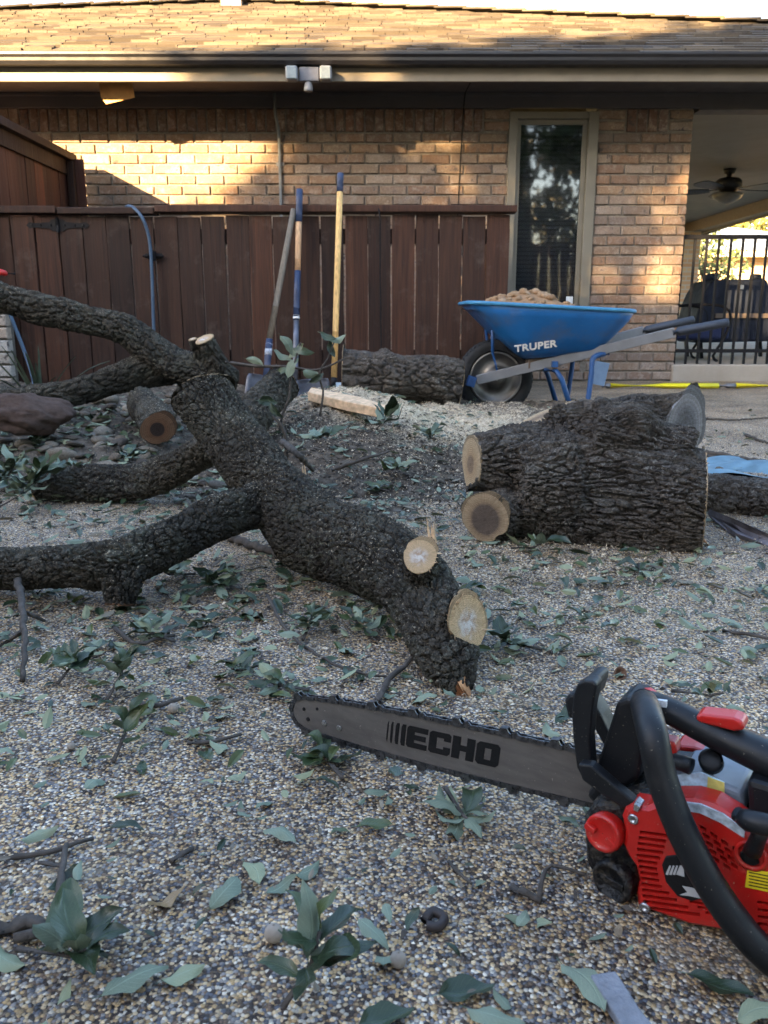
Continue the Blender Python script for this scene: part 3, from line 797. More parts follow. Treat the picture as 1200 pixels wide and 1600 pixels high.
tag(MB().tube([(cw + 0.04, FY + 0.1, 2.106), (cw + 0.02, WY - 0.05, 2.105), (cw + 0.012, WY - 0.036, 2.0), (cw + 0.01, WY - 0.01, 1.9), (cw - 0.004, WY - 0.008, 1.6), (cw - 0.016, WY - 0.008, 1.2), (cw - 0.016, WY - 0.008, 0.6)], 0.0042, 6).build('wall_cable', BLACKM, None, smooth=True), 'thin dark cable stapled down the brick wall beside the window', 'cable')
fp = at(188, 160, 6.28)
lant = empty('soffit_lamp', (fp.x, fp.y, 2.11), 'sunlit orange metal lamp hanging under the soffit above the brick corner', 'lamp')
lmat = simple('sunlit_tan_metal', (0.50, 0.27, 0.10), 0.6, var=0.2, scale=20)  # orange glow of the sun is put into this base colour
MB().bb(fp.x - 0.05, fp.x + 0.07, fp.y - 0.04, fp.y + 0.04, 2.085, 2.111).build('bracket', GUTTER, lant, bevel=0.004)
mb = MB().prism([(-0.125, 0.045), (0.105, 0.045), (0.115, -0.055), (-0.02, -0.085), (-0.085, -0.098), (-0.118, -0.055)], (fp.x, fp.y - 0.05, 2.035), (1, 0, 0), (0, 0, 1), 0, 0.006, ez=Vector((0.1, 1, 0)).normalized())
mb.build('shade', lmat, lant, bevel=0.002)
MB().tube([(fp.x - 0.085, fp.y, 2.1), (fp.x - 0.085, fp.y - 0.045, 2.03)], 0.005, 6).build('arm', GUTTER, lant)
MB().tube([(fp.x + 0.07, fp.y, 2.1), (fp.x + 0.07, fp.y - 0.045, 2.05)], 0.005, 6).build('arm', GUTTER, lant)

# ------------------------------------------------------------------ low stained fence with its gate
FN = 5.10
FT = 1.098
fence = empty('low_wood_fence', (-1, FN, 0), 'low dark-stained board fence with gate running in front of the brick wall', 'fence')
def board_mesh(W, H, T=0.018, seed=0, mat=FENCEW, name='board'):
    r = random.Random(seed); bm = bmesh.new(); n = 6
    vs_ = []
    for k in range(n + 1):
        z = H * k / n
        j = r.uniform(-1, 1) * 0.0022
        vs_.append([bm.verts.new((sx * W / 2 + j + r.uniform(-1, 1) * 0.001, sy * T / 2 + r.uniform(-1, 1) * 0.0016, z)) for sx, sy in ((-1, -1), (1, -1), (1, 1), (-1, 1))])
    for k in range(n):
        for i in range(4):
            bm.faces.new((vs_[k][i], vs_[k][(i + 1) % 4], vs_[k + 1][(i + 1) % 4], vs_[k + 1][i]))
    bm.faces.new(vs_[0][::-1]); bm.faces.new(vs_[-1])
    me = bpy.data.meshes.new(name); bm.to_mesh(me); bm.free(); me.materials.append(mat); return me
BW = 0.1395
BMS = [board_mesh(BW - 0.007, 1.0, seed=i) for i in range(6)]
xe = 0.742
k = 0; x = xe - BW / 2
while x > -4.0:
    o = bpy.data.objects.new('board', random.choice(BMS)); COL.objects.link(o); o.parent = fence
    o.location = (x + 1, random.uniform(-0.004, 0.004), 0.03 + random.uniform(-0.01, 0.01)); o.scale = (random.uniform(0.975, 1.0), 1, 1.045)
    if random.random() < 0.5: o.rotation_euler[2] = math.pi
    o.rotation_euler[1] = random.uniform(-0.003, 0.003)
    x -= BW; k += 1
xg1 = at(243, 330, FN).x; xg0 = at(92, 330, FN).x
def rail(a, b, z0, z1, y0, y1, name): return MB().bb(a, b, y0, y1, z0, z1).build(name, FENCEW, fence, bevel=0.004)
rail(-4.0, xg0 - 0.006, FT - 0.012, FT + 0.028, FN - 0.045, FN + 0.075, 'cap_rail')
rail(xg0 + 0.004, xg1, FT - 0.016, FT + 0.020, FN - 0.045, FN + 0.075, 'cap_rail')
rail(xg1 + 0.005, xe + 0.03, FT - 0.006, FT + 0.032, FN - 0.048, FN + 0.085, 'cap_rail')
for z in (0.22, 0.92):
    rail(-4.0, xg0 - 0.01, z, z + 0.085, FN + 0.014, FN + 0.05, 'rail'); rail(xg0 + 0.01, xg1 - 0.01, z, z + 0.085, FN + 0.014, FN + 0.05, 'rail'); rail(xg1 + 0.01, xe, z, z + 0.085, FN + 0.014, FN + 0.05, 'rail')
for px in (xg0 - 0.05, xg1 + 0.06, xe - 0.05, -0.55):
    MB().bb(px - 0.044, px + 0.044, FN + 0.052, FN + 0.14, 0, FT - 0.02).build('post', FENCEW, fence, bevel=0.004)
# return to the wall at the right-hand end
for k in range(10):
    yy = FN + 0.03 + (k + 0.5) * 0.142
    o = bpy.data.objects.new('board', random.choice(BMS)); COL.objects.link(o); o.parent = fence
    o.location = (xe - 0.012 + 1, yy - FN, 0.03); o.scale = (0.98, 1, 1.04); o.rotation_euler[2] = math.pi / 2
# strap hinge and latch
hz = at(90, 352, FN - 0.015)
mb = MB()
for sg in (-1, 1):
    mb.prism([(0, 0.032), (0.03 * sg, 0.034), (0.05 * sg, 0.018), (0.13 * sg, 0.012), (0.165 * sg, 0.018), (0.185 * sg, 0.0), (0.165 * sg, -0.018), (0.13 * sg, -0.012), (0.05 * sg, -0.018), (0.03 * sg, -0.034), (0, -0.032)], (hz.x, FN - 0.0145, hz.z), (1, 0, 0), (0, 0, 1), 0, 0.004, ez=(0, 1, 0))
mb.tube([(hz.x, FN - 0.02, hz.z - 0.04), (hz.x, FN - 0.02, hz.z + 0.04)], 0.010, 10)
for dx in (-0.15, -0.1, -0.04, 0.04, 0.1, 0.15):
    mb.ball((hz.x + dx, FN - 0.016, hz.z), 0.007, 8, 6, (1, 0.6, 1))
mb.build('strap_hinge', BLACKM, fence)
lz = at(240, 400, FN - 0.02)
mb = MB().bb(lz.x - 0.05, lz.x + 0.05, FN - 0.028, FN - 0.014, lz.z - 0.014, lz.z + 0.014).bb(lz.x - 0.012, lz.x + 0.014, FN - 0.04, FN - 0.014, lz.z - 0.03, lz.z + 0.03)
mb.tube([(lz.x - 0.06, FN - 0.034, lz.z), (lz.x + 0.06, FN - 0.034, lz.z)], 0.006, 8).build('latch', BLACKM, fence, bevel=0.002)

# ------------------------------------------------------------------ tall fence running back to the wall
TX = -2.33; TT = 1.63
tall = empty('tall_wood_fence', (TX, 5.9, 0), 'taller reddish board fence at the left running back to the wall', 'fence')
TM = [board_mesh(0.136, 1.0, seed=40 + i, mat=FENCER) for i in range(4)]
yy = FN + 0.05
while yy < 6.42:
    o = bpy.data.objects.new('board', random.choice(TM)); COL.objects.link(o); o.parent = tall
    o.location = (random.uniform(-0.003, 0.003), yy + 0.07 - 5.9, 0.02); o.scale = (1, 1, TT - 0.05); o.rotation_euler[2] = math.pi / 2
    yy += 0.141
MB().bb(TX - 0.03, TX + 0.075, FN - 0.35, 6.50, TT - 0.025, TT + 0.025).build('cap_rail', FENCEW, tall, bevel=0.004)
MB().bb(TX + 0.012, TX + 0.03, FN - 0.3, 6.44, TT - 0.125, TT - 0.026).build('trim_board', FENCEW, tall, bevel=0.003)
MB().bb(TX + 0.032, TX + 0.075, 6.40, 6.44, 0.02, TT - 0.03).build('batten', FENCEW, tall, bevel=0.003)
MB().bb(TX - 0.05, TX + 0.03, 6.445, 6.54, 0, TT + 0.01).build('post', FENCER, tall, bevel=0.004)
MB().bb(TX + 0.035, TX + 0.135, 6.45, 6.47, 0.05, TT - 0.01).build('board', FENCER, tall, bevel=0.003)
for k in range(3):
    o = bpy.data.objects.new('board', TM[k % 4]); COL.objects.link(o); o.parent = tall
    o.location = (0, FN - 0.02 - k * 0.141 - 5.9, 0.02 ); o.scale = (1, 1, TT - 0.05); o.rotation_euler[2] = math.pi / 2; 
    if k > 0: bpy.data.objects.remove(o)
kn = at(22, 196, 5.2)
tag(MB().ball((TX + 0.08, 5.2, TT + 0.03), 0.022, 8, 6, (0.6, 1, 1)).build('fence_knob', FENCER, None, smooth=True), 'small reddish wooden knob on top of the tall fence', 'knob')

# brick gate pier at the very left edge
pier = empty('brick_pier', (-2.33, 4.72, 0), 'pale brick pier at the left edge beside the fence', 'pier')
MB().bb(-2.60, -2.212, 4.965, 5.05, 0, 0.60).build('core', MORTAR, pier)
BMP = [brick_mesh('brick', 0.2, 0.062, seed=60 + i, mat=mk_brick('pale_brick', [(0, (0.42, 0.38, 0.32)), (1, (0.52, 0.48, 0.42))])) for i in range(2)]
for r_ in range(8):
    z = 0.04 + r_ * 0.0735
    for a, b in (((-2.6, -2.42), (-2.415, -2.205)) if r_ % 2 else ((-2.6, -2.515), (-2.51, -2.31), (-2.305, -2.205))):
        o = bpy.data.objects.new('brick', BMP[r_ % 2]); COL.objects.link(o); o.parent = pier
        o.location = ((a + b) / 2 + 2.33, 4.98 - 4.72, z); o.scale = ((b - a - 0.01) / 0.2, 1, 1)

# ------------------------------------------------------------------ covered patio at the right
PZ = 0.13
slab = tag(MB().bb(XC1 - 0.02, 6.2, 6.655, 16.0, -0.1, PZ).build('patio_slab', CONC, None, bevel=0.012), kind='structure')
roofp = empty('patio_roof', (4, 9, 2), 'painted patio ceiling and beams at the right of the house', 'patio roof')
CEIL = simple('ceiling_paint', (0.235, 0.22, 0.205), 0.7, 0.3, var=0.06, scale=2)
MB().bb(XC1 - 0.5, 6.2, WY + 0.381, 16.4, 2.13, 2.16).build('ceiling', CEIL, roofp)
MB().bb(XC1 + 0.031, 6.2, WY - 0.02, WY + 0.14, 1.995, 2.111).build('header_beam', SOFFIT, roofp, bevel=0.004)
MB().bb(5.42, 5.60, WY + 0.15, 16.2, 1.96, 2.13).build('side_beam', simple('dark_beam_paint', (0.20, 0.16, 0.13), 0.6), roofp, bevel=0.004)
MB().bb(5.601, 5.63, WY + 0.15, 16.3, 1.93, 2.16).build('side_fascia', TRIM, roofp)
MB().bb(3.9, 5.60, 15.7, 15.9, 1.95, 2.13).build('end_beam', SOFFIT, roofp)
MB().bb(5.631, 5.70, WY, 16.3, 2.0, 2.09).build('side_gutter', WINF, roofp, bevel=0.01)
pil = empty('patio_pillar', (5.4, 15.4, PZ), 'brick pillar at the far corner of the covered patio', 'pillar')
MB().bb(5.22, 5.56, 15.2, 15.6, PZ, 1.96).build('shaft', FARBRICK, pil)
# black metal railing
rail_ = empty('metal_railing', (3.4, 6.75, PZ), 'black metal bar railing across the covered patio opening', 'railing')
RYP = 6.74
for z, h in ((1.105, 0.032), (0.235, 0.028)):
    MB().bb(XC1 - 0.01, 5.6, RYP - 0.014, RYP + 0.014, z - h / 2, z + h / 2).build('rail', BLACKM, rail_)
bar_me = None
x = XC1 + 0.015; i = 0
while x < 5.5:
    if bar_me is None:
        b0 = MB().bb(x - 0.0085, x + 0.0085, RYP - 0.0085, RYP + 0.0085, PZ, 1.09).build('bar', BLACKM, rail_)
        bar_me = b0; x_first = x
    else:
        c = dup(b0, parent=rail_); c.location = (x - x_first, 0, 0)
    x += 0.0935
# ceiling fan
fc = Vector((3.92, 10.0, 2.13))
fan = empty('ceiling_fan', fc, 'dark ceiling fan hanging from the patio ceiling', 'fan')
FANM = simple('fan_bronze', (0.018, 0.017, 0.020), 0.45)
MB().lathe([(0, 0.07), (-0.05, 0.055), (-0.055, 0.03), (-0.10, 0.03)], fc, (0, 0, 1), 20).build('mount', FANM, fan, smooth=True)
MB().lathe([(-0.09, 0.03), (-0.10, 0.11), (-0.13, 0.145), (-0.19, 0.15), (-0.215, 0.11), (-0.24, 0.09), (-0.25, 0.05)], fc, (0, 0, 1), 24).build('motor', FANM, fan, smooth=True)
MB().lathe([(-0.25, 0.09), (-0.27, 0.17), (-0.31, 0.15), (-0.35, 0.09), (-0.375, 0.02)], fc, (0, 0, 1), 24).build('light_bowl', simple('frosted_glass', (0.14, 0.135, 0.125), 0.4), fan, smooth=True)
for k in range(5):
    a = R(8 + 72 * k); d = Vector((math.cos(a), math.sin(a), 0)); n_ = Vector((-d.y, d.x, 0.18)).normalized()
    MB().prism([(0.20, -0.05), (0.34, -0.085), (0.66, -0.09), (0.74, -0.05), (0.74, 0.05), (0.66, 0.09), (0.34, 0.085), (0.20, 0.05)], fc + Vector((0, 0, -0.225)), d, n_, 0, 0.008).build('blade', FANM, fan)
    MB().bar(fc + Vector((0, 0, -0.215)) + d * 0.08, fc + Vector((0, 0, -0.222)) + d * 0.26, 0.03, 0.008).build('blade_iron', FANM, fan)
# covered grill
gc = Vector((3.16, 7.85, PZ))
grill = empty('covered_grill', gc, 'barbecue grill under a dark blue cover behind the railing', 'grill')
COVER = simple('navy_cover_cloth', (0.010, 0.016, 0.034), 0.7, 0.3, var=0.3, scale=6, bump=0.5, bscale=14, bdist=0.02)
mb = MB()
prof = [(-0.36, 0.34), (-0.33, 0.50), (-0.30, 0.58), (-0.24, 0.69), (0.24, 0.70), (0.31, 0.56), (0.36, 0.48), (0.56, 0.45), (0.58, 0.16), (-0.36, 0.14)]
mb.prism(prof, gc, (1, 0, 0), (0, 0, 1), -0.25, 0.25, ez=(0, 1, 0)).build('cover', COVER, grill, bevel=0.03, seg=3)
for dx in (-0.19, 0.22):
    MB().lathe([(0, 0.055), (0.05, 0.05), (0.06, 0.03)], gc + Vector((dx, -0.05, 0.69)), (0, 0, 1), 14).build('chimney_lump', COVER, grill, smooth=True)
MB().bb(gc.x - 0.2, gc.x + 0.6, gc.y - 0.275, gc.y - 0.252, PZ + 0.36, PZ + 0.40).build('front_shelf', simple('shelf_wood', (0.15, 0.12, 0.10), 0.6), grill)
MB().bb(gc.x - 0.0, gc.x + 0.035, gc.y - 0.257, gc.y - 0.249, PZ + 0.61, PZ + 0.645).build('badge', simple('badge_silver', (0.6, 0.6, 0.58), 0.4), grill)
for dx, dy in ((-0.28, -0.18), (-0.28, 0.18), (0.42, -0.18), (0.42, 0.18)):
    MB().bar(gc + Vector((dx, dy, 0.14)), gc + Vector((dx + 0.02, dy, 0.0)), 0.03, 0.03).build('leg', BLACKM, grill)
# patio chairs in front of it
def patio_chair(cx, cy, label, flip=1):
    ch = empty('patio_chair', (cx, cy, PZ), label, 'chair', 'patio chairs behind the railing')
    CH_ = BLACKM
    cu = simple('blue_cushion', (0.012, 0.022, 0.075), 0.8, var=0.2)
    MB().bb(cx - 0.25, cx + 0.25, cy - 0.25, cy + 0.25, PZ + 0.18, PZ + 0.30).build('cushion', cu, ch, bevel=0.03, seg=3)
    MB().bb(cx - 0.25 * flip - 0.03, cx - 0.25 * flip + 0.03, cy - 0.22, cy + 0.22, PZ + 0.26, PZ + 0.50).build('back_cushion', cu, ch, bevel=0.02, seg=3)
    for sy in (-1, 1):
        MB().tube(spline([(cx - 0.27 * flip, cy + 0.26 * sy, PZ + 0.45, 0), (cx - 0.05 * flip, cy + 0.26 * sy, PZ + 0.47, 0), (cx + 0.18 * flip, cy + 0.26 * sy, PZ + 0.45, 0), (cx + 0.24 * flip, cy + 0.26 * sy, PZ + 0.36, 0), (cx + 0.20 * flip, cy + 0.26 * sy, PZ + 0.2, 0), (cx + 0.12 * flip, cy + 0.26 * sy, PZ + 0.05, 0), (cx + 0.16 * flip, cy + 0.26 * sy, PZ + 0.005, 0)], 0.05), 0.012, 8).build('arm', CH_, ch, smooth=True)
        MB().tube([(cx - 0.27 * flip, cy + 0.26 * sy, PZ + 0.55), (cx - 0.22 * flip, cy + 0.26 * sy, PZ + 0.15), (cx - 0.27 * flip, cy + 0.26 * sy, PZ)], 0.012, 8).build('leg', CH_, ch, smooth=True)
    return ch
patio_chair(2.66, 7.35, 'dark metal patio chair with blue cushion nearest the brick pier')
patio_chair(3.78, 7.45, 'dark metal patio chair in front of the covered grill at right edge', -1)

# ------------------------------------------------------------------ beyond the patio
NY = 25.0
nb = empty('neighbour_house', (13, NY, 0), 'sunlit brick neighbour house with blue-grey roof beyond the patio', 'house')
MB().bb(9.0, 26, NY, NY + 0.3, 0, 2.3).build('wall', FARBRICK, nb)
MB().bb(8.6, 26.4, NY - 0.55, NY - 0.5, 2.16, 2.34).build('fascia', simple('cream_fascia', (0.60, 0.50, 0.33), 0.6), nb)
MB().bb(8.6, 26.4, NY - 0.5, NY, 2.22, 2.26).build('soffit', simple('cream_soffit', (0.55, 0.46, 0.30), 0.6), nb)
SLATE = simple('blue_grey_shingle', (0.22, 0.27, 0.34), 0.9, var=0.2, scale=3)
mb = MB().add([(8.5, NY - 0.6, 2.34), (14.6, NY - 0.6, 2.34), (11.4, NY + 3, 3.3), (9.5, NY + 3, 3.3), (8.5, NY + 6, 2.34), (14.6, NY + 6, 2.34)], [(0, 1, 2, 3), (1, 5, 2), (0, 3, 4), (2, 5, 4, 3), (0, 4, 5, 1)])
mb.build('roof', SLATE, nb)
mb = MB().add([(14.62, NY - 0.6, 2.34), (26.4, NY - 0.6, 2.34), (26.4, NY + 5, 2.9), (14.62, NY + 5, 2.9), (14.62, NY + 5, 2.3), (26.4, NY + 5, 2.3)], [(0, 1, 2, 3), (3, 2, 5, 4), (0, 3, 4), (1, 5, 2), (0, 4, 5, 1)])
mb.build('roof', simple('cream_shingle', (0.50, 0.44, 0.34), 0.9), nb)
for k in range(3):
    x = 11.2 + k * 4.2
    w_ = MB().bb(x, x + 1.1, NY - 0.04, NY - 0.003, 0.9, 2.0).build('window', WINF, nb)
    MB().bb(x + 0.06, x + 1.04, NY - 0.05, NY - 0.041, 0.96, 1.94).build('pane', simple('far_glass', (0.03, 0.035, 0.04), 0.1), w_)

def leaf_cloud(name, mat, parent, blobs, n, size, seed):
    """crown of many leaf-sized faces spread through several clumps"""
    r = np.random.default_rng(seed)
    w = np.array([b[3] * b[4] * b[5] for b in blobs]) ** 0.8; w /= w.sum()
    idx = r.choice(len(blobs), n, p=w)
    B_ = np.array(blobs)[idx]
    u = r.normal(size=(n, 3)); u /= np.linalg.norm(u, axis=1, keepdims=True)
    rad = r.uniform(0.30, 1.0, n) ** 0.6
    c = B_[:, :3] + u * rad[:, None] * B_[:, 3:6] * (1 + 0.25 * r.normal(size=(n, 1)))
    a = r.normal(size=(n, 3)); a /= np.linalg.norm(a, axis=1, keepdims=True)
    b = np.cross(a, r.normal(size=(n, 3))); b /= np.linalg.norm(b, axis=1, keepdims=True)
    s = size * r.uniform(0.6, 1.4, (n, 1))
    V = np.stack([c - a * s, c + b * s * 0.45, c + a * s, c - b * s * 0.45], 1).reshape(-1, 3)
    F = np.arange(4 * n).reshape(-1, 4)
    return place(name, V, F, mat, parent)
def tree(name, loc, h, spread, label, mat, n, size, seed, blobs=None, group=None, trunk_r=0.18):
    t = empty(name, loc, label, 'tree', group); L = Vector(loc); r = random.Random(seed)
    mb = MB()
    top = L + Vector((r.uniform(-.3, .3), r.uniform(-.3, .3), h * 0.75))
    mb.tube([L, L + (top - L) * 0.35 + Vector((0.1, 0, 0)), L + (top - L) * 0.7, top], [trunk_r * 1.3, trunk_r, trunk_r * 0.7, trunk_r * 0.3], 10)
    if blobs is None:
        blobs = []
        for k in range(16):
            a = r.uniform(0, 6.28); q = spread * math.sqrt(r.uniform(0.02, 1)); z = h * r.uniform(0.42, 0.93)
            blobs.append((L.x + math.cos(a) * q, L.y + math.sin(a) * q, L.z + z, spread * r.uniform(.3, .45), spread * r.uniform(.3, .45), h * r.uniform(.09, .15)))
    for b in blobs[:10]:
        s0 = L + (top - L) * r.uniform(0.35, 0.8)
        e = Vector(b[:3]); m_ = (s0 + e) / 2 + Vector((0, 0, 0.15))
        mb.tube([s0, m_, e], [trunk_r * 0.4, trunk_r * 0.25, 0.015], 7)
    mb.build('trunk', BARK, t, smooth=True)
    leaf_cloud('crown', mat, t, blobs, n, size, seed)
    return t
tree('shade_tree', (15.5, 33, 0), 7.2, 3.6, 'sunlit yellow-green tree beyond the neighbour house', FOLY, 5000, 0.16, 5)
tree('shade_tree', (22, 34, 0), 7.0, 3.8, 'yellow-green tree at the far right beyond the neighbour roof', FOLY, 4000, 0.17, 6)
tree('young_tree', (7.2, 19.0, 0), 3.1, 0.75, 'small leafy tree standing beside the patio corner', FOL, 900, 0.07, 8, trunk_r=0.04)

# ------------------------------------------------------------------ behind the camera: shading oaks, and a house, fences and trees added to block light
def bt(x, y, h, spread, seed, label, n=11000, low=0.25):
    r = random.Random(seed); bl = []
    for k in range(34):
        a = r.uniform(0, 6.28); q = spread * math.sqrt(r.uniform(0.02, 1))
        zf = r.uniform(low, 0.90) if k > 12 else r.uniform(0.80, 0.93)
        bl.append((x + math.cos(a) * q, y + math.sin(a) * q, h * zf, spread * r.uniform(.26, .40), spread * r.uniform(.26, .40), h * r.uniform(.05, .08)))
    return tree('oak_tree', (x, y, 0), h, spread, label, FOL, n, 0.13, seed, bl, 'oaks behind the viewer', 0.22)
bt(-9.4, -8.6, 9.3, 2.0, 21, 'tall oak tree behind the viewer, reflected in the window', 7000)
bt(-6.0, -8.2, 9.0, 2.2, 22, 'broad oak tree behind the viewer to the left')
bt(-12.15, -8.8, 8.75, 1.2, 23, 'oak tree behind the viewer at the far left', 3600)
bt(-1.5, -9.0, 10.0, 2.6, 24, 'oak tree directly behind the viewer')
bt(3.6, -9.5, 10.0, 2.4, 25, 'oak tree behind the viewer to the right')
rear = empty('added_shade_house', (-12, -12, 0), 'unseen two-storey house added behind the viewer to shade the yard', 'house')  # house added out of view; its ridge blocks the low sun
MB().bb(-28, -3, -15.4, -10.6, 0, 6.4).build('wall', FARBRICK, rear)
MB().prism([(-10.1, 6.4), (-13.0, 8.75), (-15.9, 6.4)], (-28.5, 0, 0), (0, 1, 0), (0, 0, 1), 0, 26.0, ez=(1, 0, 0)).build('roof', SHINGLE, rear)
for k in range(5):
    w_ = MB().bb(-21 + k * 3.6, -19.8 + k * 3.6, -10.59, -10.55, 3.2, 4.6).build('window', WINF, rear)
    MB().bb(-20.94 + k * 3.6, -19.86 + k * 3.6, -10.545, -10.54, 3.26, 4.54).build('pane', GUTTER, w_)
rf = empty('added_rear_fence', (5, -10.5, 0), 'unseen tall board fence added behind the viewer to darken the window reflection', 'fence')  # fence added out of view to darken the foot of the window reflection
for k in range(60):
    o = bpy.data.objects.new('board', random.choice(BMS)); COL.objects.link(o); o.parent = rf
    o.location = (-7.4 + k * 0.285, 0, 0); o.scale = (2.05, 1, 2.5)
sf = empty('added_side_fence', (-3.9, -2, 0), 'unseen board fence added along the left side of the yard to cut sky light', 'fence')  # fence added out of view to cut low sky light from the left
for k in range(50):
    o = bpy.data.objects.new('board', random.choice(BMS)); COL.objects.link(o); o.parent = sf
    o.location = (0, -8.2 + k * 0.285 + 1.0, 0); o.scale = (2.05, 1, 1.85); o.rotation_euler[2] = math.pi / 2
for k, (x, y, h) in enumerate(((6.4, -2.5, 6.0), (7.2, 1.0, 5.4), (5.6, -6.0, 7.0))):  # trees added out of view to cut low sky light from the right
    tree('added_yard_tree', (x, y, 0), h, 1.9, ('unseen leafy tree added at the right of the yard to cut sky light', 'unseen leafy tree added beside the patio to cut sky light', 'unseen leafy tree added behind the viewer at right to cut sky light')[k], FOL, 6500, 0.12, 60 + k, None, 'unseen trees added to cut sky light', 0.15)
# ------------------------------------------------------------------ cut oak: limbs with real bark relief
def pts(rows): return [tuple(at(px, py, Y)) + (r,) for px, py, Y, r in rows]
def bark_mesh(name, branches, mat, parent, voxel=0.0035, cell=0.013, stretch=1.7, amp=0.006, smooth_it=6, seed=0, wav=0.35, cuts=()):
    """branches: lists of (x, y, z, r), fused into one skin from which bark plates are raised;
    cuts: (branch, end 0 or -1, sawn-face normal or None, cut material)"""
    samp = []
    mb = MB()
    branches = [list(b) for b in branches]; planes = []
    for bi, end, nrm, cm, *wide in cuts:
        br = branches[bi]; e, f_ = (br[0], br[1]) if end == 0 else (br[-1], br[-2])
        t_ = (Vector(e[:3]) - Vector(f_[:3])).normalized()
        nv_ = Vector(nrm).normalized() if nrm is not None else t_
        planes.append((bi, end, np.array(e[:3]), np.array(nv_), e[3], cm, np.array(t_) if wide else None))
        ext = tuple(Vector(e[:3]) + t_ * e[3] * 1.0) + (e[3],)
        br.insert(0, ext) if end == 0 else br.append(ext)
    for bi, br in enumerate(branches):
        S = spline(br, 0.012)
        c = S[:, :3]; r = S[:, 3]
        t = np.gradient(c, axis=0); t /= np.linalg.norm(t, axis=1, keepdims=True)
        s = np.concatenate([[0], np.cumsum(np.linalg.norm(np.diff(c, axis=0), axis=1))])
        u = np.zeros_like(c); u0 = np.cross(t[0], [0.3, 0.2, 1.0]); u[0] = u0 / np.linalg.norm(u0)
        for i in range(1, len(c)):
            w = u[i - 1] - t[i] * np.dot(u[i - 1], t[i]); u[i] = w / np.linalg.norm(w)
        v = np.cross(t, u)
        n = 28; V = []
        ang = np.arange(n) * 2 * np.pi / n
        ph = bi * 3.1 + seed
        for i in range(len(c)):
            lum = 1 + 0.085 * np.sin(2 * ang + ph + s[i] * 5) + 0.04 * np.sin(3 * ang + ph * 2 - s[i] * 9) + 0.035 * math.sin(s[i] * 23 + ph)
            V += [Vector(c[i] + u[i] * math.cos(a) * r[i] * lm + v[i] * math.sin(a) * r[i] * lm) for a, lm in zip(ang, lum)]
        F = []
        m = len(c)
        for i in range(m - 1):
            for k in range(n):
                k2 = (k + 1) % n; F.append((i * n + k, i * n + k2, (i + 1) * n + k2, (i + 1) * n + k))
        F.append(tuple(reversed(range(n)))); F.append(tuple((m - 1) * n + k for k in range(n)))
        mb.add(V, F)
        samp.append((c, t, u, v, s, r, np.full(len(c), bi)))
    mb.fix()
    me = mesh_of('tmp', mb.V, mb.F); o = bpy.data.objects.new('tmp', me); COL.objects.link(o)
    md = o.modifiers.new('r', 'REMESH'); md.mode = 'VOXEL'; md.voxel_size = voxel
    ms = o.modifiers.new('s', 'SMOOTH'); ms.factor = 0.5; ms.iterations = smooth_it
    dg = bpy.context.evaluated_depsgraph_get(); ev = o.evaluated_get(dg); m2 = ev.to_mesh()
    nv = len(m2.vertices); co = np.empty(nv * 3); m2.vertices.foreach_get('co', co); co = co.reshape(-1, 3)
    no = np.empty(nv * 3); m2.vertices.foreach_get('normal', no); no = no.reshape(-1, 3)
    F = [tuple(p.vertices) for p in m2.polygons]
    ev.to_mesh_clear(); bpy.data.objects.remove(o); bpy.data.meshes.remove(me)
    C = np.concatenate([a[0] for a in samp]); T = np.concatenate([a[1] for a in samp]); U = np.concatenate([a[2] for a in samp]); W = np.concatenate([a[3] for a in samp])
    S = np.concatenate([a[4] for a in samp]); RR = np.concatenate([a[5] for a in samp]); BI = np.concatenate([a[6] for a in samp])
    idx = np.empty(nv, int)
    for k in range(0, nv, 20000):
        d = ((co[k:k + 20000, None, :] - C[None]) ** 2).sum(2) / (RR[None] ** 2)
        idx[k:k + 20000] = d.argmin(1)
    off = co - C[idx]; pr = (off * T[idx]).sum(1)
    q = np.stack([(off * U[idx]).sum(1), (off * W[idx]).sum(1), (S[idx] + pr) / stretch], 1)
    q += (BI[idx] * 1.7 + seed * 0.9)[:, None]
    qw = q / cell
    warp = np.stack([vnoise(qw * 0.45, 50), vnoise(qw * 0.45, 51), vnoise(qw * 0.45, 52)], 1)
    f1, f2, cid = worley(qw + wav * 1.6 * warp)
    g1, g2, gid = worley(qw * 2.3 + warp * 0.8 + 31)
    crack = sstep(0.015, 0.15, f2 - f1)
    plate = crack * (0.80 + 0.28 * cid) + 0.20 * sstep(0.0, 0.16, g2 - g1) * crack + 0.16 * fbm(qw * 3.1, 2, 77) * crack
    plate += 0.16 * fbm(qw * 0.35, 2, 90)
    slab_ = (cid > 0.86) & (fbm(qw * 0.2, 2, 95) > 0.1); plate = np.where(slab_, plate * 0.55, plate)
    co2 = co + no * (amp * (plate - 0.75) + 0.075 * RR[idx] * fbm(co * 11 + seed, 2, 61) + 0.16 * RR[idx] * sstep(0.62, 1.0, vnoise(co * 7 + seed * 3, 44)))[:, None]
    for ci, (bi, end, pc, pn, r_, cm, wt) in enumerate(planes):
        d = (co2 - pc) @ pn
        nearc = (np.linalg.norm(co2 - pc, axis=1) < r_ * 2.1) & (BI[idx] == bi)
        if wt is not None:
            rel = co2 - pc; al = rel @ wt; nearc = (np.linalg.norm(rel - al[:, None] * wt, axis=1) < r_ * 1.5) & (np.abs(al) < r_ * 2.4)
        sel = nearc & (d > 0)
        co2[sel] -= pn * d[sel][:, None]
        if not sel.any(): continue
        a, b = frame(Vector(pn)); a, b = np.array(a), np.array(b)
        rel = co2[sel] - pc; pa, pb = rel @ a, rel @ b; an = np.arctan2(pb, pa); rad = np.hypot(pa, pb)
        nb_ = 48; bins = np.zeros(nb_)
